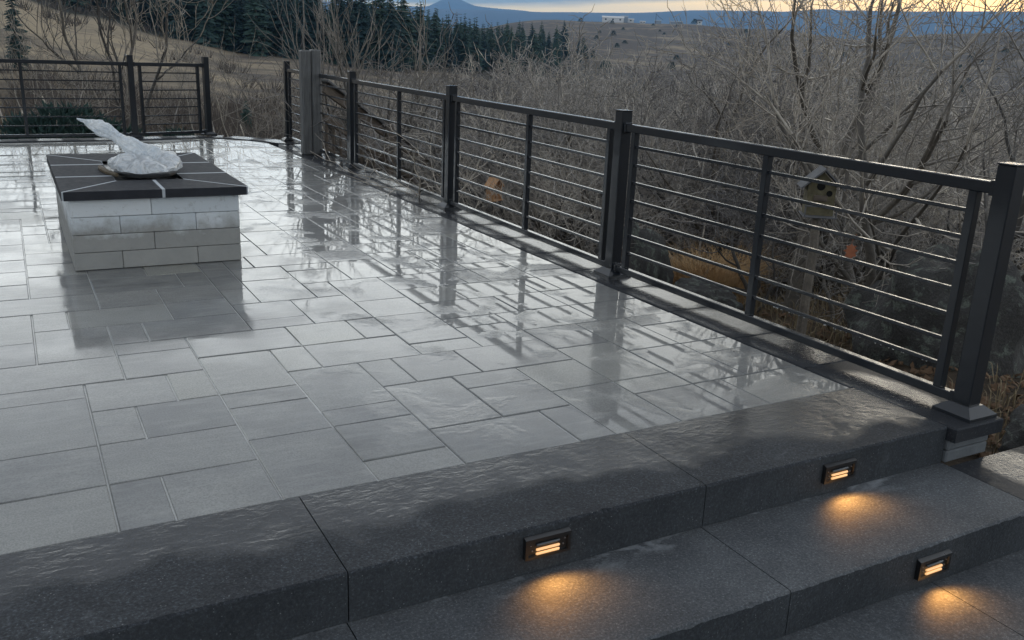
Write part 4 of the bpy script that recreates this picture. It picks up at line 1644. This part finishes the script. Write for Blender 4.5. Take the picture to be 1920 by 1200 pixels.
def rock(x, y, z, sx, sy, sz, seed, lab):
    bm = bmesh.new()
    bmesh.ops.create_icosphere(bm, subdivisions=4, radius=1.0)
    for v in bm.verts:
        d = v.co.normalized()
        k = 1 + .28 * noise.fractal(d * 1.6 + Vector((seed, 0, 0)), 1, 2, 4) - .16 * abs(noise.noise(d * 3.3 + Vector((0, seed, 0)))) + .05 * noise.noise(d * 9 + Vector((0, 0, seed)))
        c = max(abs(d.x), abs(d.y), abs(d.z))
        v.co = d * k * (.72 + .28 / c * .9)
    me = bpy.data.meshes.new('boulder')
    bm.to_mesh(me); bm.free()
    me.materials.append(M['rock'])
    me.polygons.foreach_set('use_smooth', [True] * len(me.polygons))
    o = obj('boulder', me, None, (x, y, z), (0, 0, seed), (sx, sy, sz))
    return tag(o, lab, 'rock')


def rz_(px, r, up=0.0):
    gx, gy = polar(px, r)
    return gx, gy, ground_z(gx, gy) + up


rock(*rz_(1222, 8.3, .30), .40, .36, .62, 1.3, 'upright grey lichen boulder behind the second railing post')
rock(*rz_(1360, 8.1, .10), .40, .34, .34, 2.7, 'dark rounded boulder at the foot of the dry grass clump')
rock(*rz_(1010, 10.6, .16), .5, .4, .32, 4.1, 'flat pale boulder among the oak stems')
rock(*rz_(1875, 6.8, .20), .55, .5, .62, 5.2, 'big green lichen boulder behind the wall end post')
rock(4.02, 1.95, -.30, .30, .34, .22, 6.6, 'low grey boulder beside the lowest stone step')
rock(*rz_(1800, 7.4, .12), .5, .45, .40, 7.9, 'mossy boulder next to the big lichen boulder')
rock(*rz_(1130, 9.4, .10), .34, .30, .25, 8.4, 'small boulder near the upright grey one')

# ------------------------------------------------------------------ dry grass and brush
def straw_mat(name, a, b):
    t = NT(name)
    v = t.coord('Object')
    c = t.mix(t.noise(v, 7, 3), a, b)
    t.set(Base_Color=c, Roughness=.8, Specular_IOR_Level=.2)
    return t.mat


M['straw'] = straw_mat('orange_dry_grass', (.27, .165, .080), (.62, .42, .22))
M['palegrass'] = straw_mat('pale_dry_grass', (.13, .10, .062), (.30, .24, .15))
M['brush'] = straw_mat('grey_brush', (.055, .046, .042), (.155, .135, .120))


def blades(mb, rn, x, y, z, n, h, spread, wd, droop=.5):
    for _ in range(n):
        a = rn.random() * 6.283
        q = rn.random() ** .6 * spread
        bx, by = x + cos(a) * q, y + sin(a) * q
        L = h * rn.uniform(.5, 1.15)
        a2 = a + rn.gauss(0, .9)
        dr = droop * rn.uniform(.3, 1.2) * L
        w = wd * rn.uniform(.6, 1.3)
        s = (-sin(a2) * w, cos(a2) * w)
        m = (bx + cos(a2) * dr * .35, by + sin(a2) * dr * .35, z + L * .6)
        t = (bx + cos(a2) * dr, by + sin(a2) * dr, z + L * (.95 - .25 * droop))
        mb.add([(bx - s[0], by - s[1], z - .03), (bx + s[0], by + s[1], z - .03), (m[0] + s[0] * .7, m[1] + s[1] * .7, m[2]), (m[0] - s[0] * .7, m[1] - s[1] * .7, m[2]), t], [(0, 1, 2, 3), (3, 2, 4)])


rn = random.Random(31)
clumps = [(1085, 9.6, 300, .48, .2), (1885, 4.75, 160, .22, .14)]
for k in range(16):
    clumps.append((rn.uniform(1235, 1425), rn.uniform(8.7, 10.4), rn.randint(240, 420), rn.uniform(.42, .82), rn.uniform(.16, .30)))
for px, r, n, h, sp in clumps:
    gx, gy, gz_ = rz_(px, r)
    mb = MB(); blades(mb, rn, 0, 0, 0, n, h, sp, .0042, .8)
    o = mb.build('grass_clump', M['straw'] if r > 5 else M['palegrass'], None, loc=(gx, gy, gz_))
    if r < 5: tag(o, 'small pale grass tuft by the wall end', 'grass')
    elif px == 1085: tag(o, 'lone dry grass clump near the flat pale boulder', 'grass')
    else: tag(o, 'tan dry grass clump on the bank behind the first railing panel', 'grass', 'dry grass clumps on the bank')
# thin cover of dead grass on the slope below the wall and the far rim
mb = MB()
for i in range(5200):
    px, r = rn.uniform(-60, 2050), 4.6 * (7.5 ** rn.random())
    gx, gy = polar(max(0, px), r) if px > 0 else polar(0, r)
    if gx < 3.75 and gy < 13.6: continue
    if noise.noise(Vector((gx * .5, gy * .5, 0))) < -.15: continue
    blades(mb, rn, gx, gy, ground_z(gx, gy), 6, .10 + r * .010, .12 + r * .01, .0022 + r * .00028, .8)
o = mb.build('grass', M['palegrass']); tag(o, 'short dead grass on the slope', 'grass', kind='stuff')
mb = MB()
for i in range(5200):
    gx, gy = polar(rn.uniform(640, 2250), 4.6 * (4.2 ** rn.random()))
    if gx < 3.6 and gy < 13.5: continue
    z = ground_z(gx, gy) + .012
    a, sz = rn.random() * 6.28, rn.uniform(.018, .042)
    tx, ty = rn.gauss(0, .35), rn.gauss(0, .35)
    pts_ = []
    for k in range(6):
        b = a + k * pi / 3
        q = sz * (1.0 if k % 3 == 0 else .62)
        pts_.append((gx + cos(b) * q, gy + sin(b) * q, z + cos(b) * q * tx + sin(b) * q * ty + .4 * sz * (k % 2)))
    mb.add(pts_, [(0, 1, 2, 3, 4, 5)])
M['litter'] = straw_mat('brown_leaf_litter', (.050, .030, .018), (.17, .105, .062))
o = mb.build('leaves', M['litter']); tag(o, 'fallen brown oak leaves on the slope', 'leaves', kind='stuff')
# low grey brush on slopes and round the meadow
mb = MB()


def brush_tuft(mb, rn, x, y, z, R, h, n, w):
    for _ in range(n):
        a = rn.random() * 6.283
        q = R * rn.random() ** .5
        bx, by = x + cos(a) * q * .6, y + sin(a) * q * .6
        d = Vector((cos(a) * q / R * .7 + rn.gauss(0, .25), sin(a) * q / R * .7 + rn.gauss(0, .25), 1)).normalized()
        L = h * rn.uniform(.5, 1.1)
        s = d.cross(Vector((rn.gauss(0, 1), rn.gauss(0, 1), .1))).normalized() * w
        b, t = Vector((bx, by, z - .05)), Vector((bx, by, z)) + d * L
        mb.add([b - s, b + s, t + s * .3, t - s * .3], [(0, 1, 2, 3)])


for i in range(2600):
    u = rn.random()
    r = 13.5 * (30 ** u)
    px = rn.uniform(0, 1950)
    gx, gy = polar(px, r)
    if gx < 3.8 and gy < 14.2: continue
    k = noise.noise(Vector((gx, gy, 0)) * (.03 if r > 60 else .12))
    if px > 690 and r < 62: continue
    mead = 60 < r < 240 and px < 900
    if k < (.24 if mead else -.2): continue
    brush_tuft(mb, rn, gx, gy, ground_z(gx, gy), .35 + r * .006, .7 + r * .006 if r < 40 else 1.0 + r * .004, 26 if r < 60 else 14, .004 + r * .00042)
o = mb.build('brush', M['brush']); tag(o, 'low grey leafless brush on the slopes', 'brush', kind='stuff')

# ------------------------------------------------------------------ birdhouse, feeder, leaf
M['bird'] = simple('mossy_yellow_board', (.115, .10, .060), .85, var=.85, scale=18, bump=.8)
M['birdgrey'] = simple('grey_board', (.11, .11, .115), .8, var=.4, scale=20, bump=.5)
M['hole'] = simple('dark_hole', (.004, .004, .004), .9, bump=0)
bh = empty('birdhouse', (4.47, 4.03, .42), -atan2(4.47, 4.03) + .18)
bh.scale = (.86, .86, .86)
tag(bh, 'small weathered yellow birdhouse with a round hole, behind the railing', 'birdhouse')
mb = MB(); mb.add([(-.10, 0, 0), (.10, 0, 0), (.10, .16, 0), (-.10, .16, 0), (-.10, 0, .22), (.10, 0, .22), (.10, .16, .22), (-.10, .16, .22), (0, 0, .32), (0, .16, .32)],
                  [(3, 2, 1, 0), (0, 1, 5, 8, 4), (2, 3, 7, 9, 6), (1, 2, 6, 5), (3, 0, 4, 7), (4, 8, 9, 7), (5, 6, 9, 8)])
mb.build('box', M['bird'], bh)
for s in (-1, 1):
    mb = MB(); mb.add([(0, -.05, .335), (0, .19, .335), (s * .15, .19, .195), (s * .15, -.05, .195), (0, -.05, .350), (0, .19, .350), (s * .16, .19, .203), (s * .16, -.05, .203)],
                      [(0, 1, 2, 3), (7, 6, 5, 4), (0, 3, 7, 4), (1, 5, 6, 2), (2, 6, 7, 3), (0, 4, 5, 1)])
    mb.build('roof_board', M['birdgrey'], bh)
for hx, hz, hr in ((-.01, .215, .030), (.055, .165, .022)):
    mb = MB(); mb.tube([(hx, -.004, hz), (hx, .01, hz)], [hr, hr], 14); mb.build('entrance_hole', M['hole'], bh)
mb = MB(); mb.box((-.055, -.012, .105), (.045, -.001, .150), .004); mb.build('name_board', M['brownwood'], bh)
mb = MB(); mb.box((-.12, -.07, -.012), (.12, .17, -.001), .003); mb.build('floor_board', M['birdgrey'], bh)
for sx in (-.115, .105):
    mb = MB(); mb.box((sx, -.07, 0), (sx + .010, -.06, .07), .002); mb.build('rail_post', M['birdgrey'], bh)
mb = MB(); mb.box((-.12, -.072, .070), (.12, -.060, .080), .002); mb.build('perch_rail', M['birdgrey'], bh)
gz0 = ground_z(4.47, 4.03)
mb = MB(); mb.tube([(0, .08, (gz0 - .47) / .86), (.01, .08, -.25), (0, .08, -.012)], [.040, .036, .032], 8); mb.build('pole', M['bark'], bh)

fx, fy = 4.44, 8.42
fd = empty('bird_feeder', (fx, fy, -.17), .5)
fd.scale = (.72, .72, .72)
tag(fd, 'small orange wooden bird feeder with a pitched roof among the oaks', 'bird feeder')
for s in (-1, 1):
    mb = MB(); mb.add([(0, -.09, .30), (0, .09, .30), (s * .15, .09, .17), (s * .15, -.09, .17), (0, -.09, .318), (0, .09, .318), (s * .158, .09, .182), (s * .158, -.09, .182)],
                      [(0, 1, 2, 3), (7, 6, 5, 4), (0, 3, 7, 4), (1, 5, 6, 2), (2, 6, 7, 3), (0, 4, 5, 1)])
    mb.build('roof_board', M['freshwood'], fd)
    mb = MB(); mb.box((s * .10 - .012, -.07, 0), (s * .10 + .012, .07, .205), .003); mb.build('side_board', M['freshwood'], fd)
mb = MB(); mb.box((-.13, -.09, -.02), (.13, .09, -.001), .003); mb.build('tray', M['freshwood'], fd)
mb = MB(); mb.tube([(0, 0, (ground_z(fx, fy) + .1) / .72), (0, 0, -.02)], [.03, .026], 7); mb.build('pole', M['bark'], fd)

M['leaf'] = simple('rust_red_leaf', (.34, .12, .06), .6, var=.3, scale=40)
mb = MB()
oak = [(0, 0), (.012, .012), (.030, .010), (.022, .028), (.040, .040), (.026, .052), (.034, .075), (.016, .080), (.006, .105), (-.010, .084), (-.030, .078), (-.022, .055), (-.040, .044), (-.020, .030), (-.028, .012), (-.010, .012)]
vs = [(x, .010 * sin(x * 60) + z * .12, -z) for x, z in oak] + [(x, .003 + .010 * sin(x * 60) + z * .12, -z) for x, z in oak]
n = len(oak)
mb.add(vs, [tuple(range(n)), tuple(range(2 * n - 1, n - 1, -1))] + [(k, (k + 1) % n, n + (k + 1) % n, n + k) for k in range(n)])
mb.tube([(0, 0, 0), (.004, .002, .03), (.02, .004, .06)], [.0015, .0015, .002], 4)
o = mb.build('oak_leaf', M['leaf'], None, loc=(4.295, 3.594, .335)); o.rotation_euler.z = -.9
tag(o, 'single rust-red oak leaf hanging on a twig behind the railing', 'leaf')

# ------------------------------------------------------------------ air
mb = MB()
mb.box((-12500, -7500, -40), (12500, 12500, 760))
hz = mb.build('haze', None)
hz.data.materials.clear()
hm = bpy.data.materials.new('haze_air')
hm.use_nodes = True
nt = hm.node_tree
nt.nodes.clear()
ho = nt.nodes.new('ShaderNodeOutputMaterial')
pv = nt.nodes.new('ShaderNodeVolumePrincipled')
pv.inputs['Color'].default_value = (.30, .57, 1.0, 1)
pv.inputs['Density'].default_value = 9.0e-5
pv.inputs['Anisotropy'].default_value = .25
nt.links.new(pv.outputs[0], ho.inputs['Volume'])
hz.data.materials.append(hm)
tag(hz, 'thin blue evening haze over the valley', 'haze', kind='stuff')
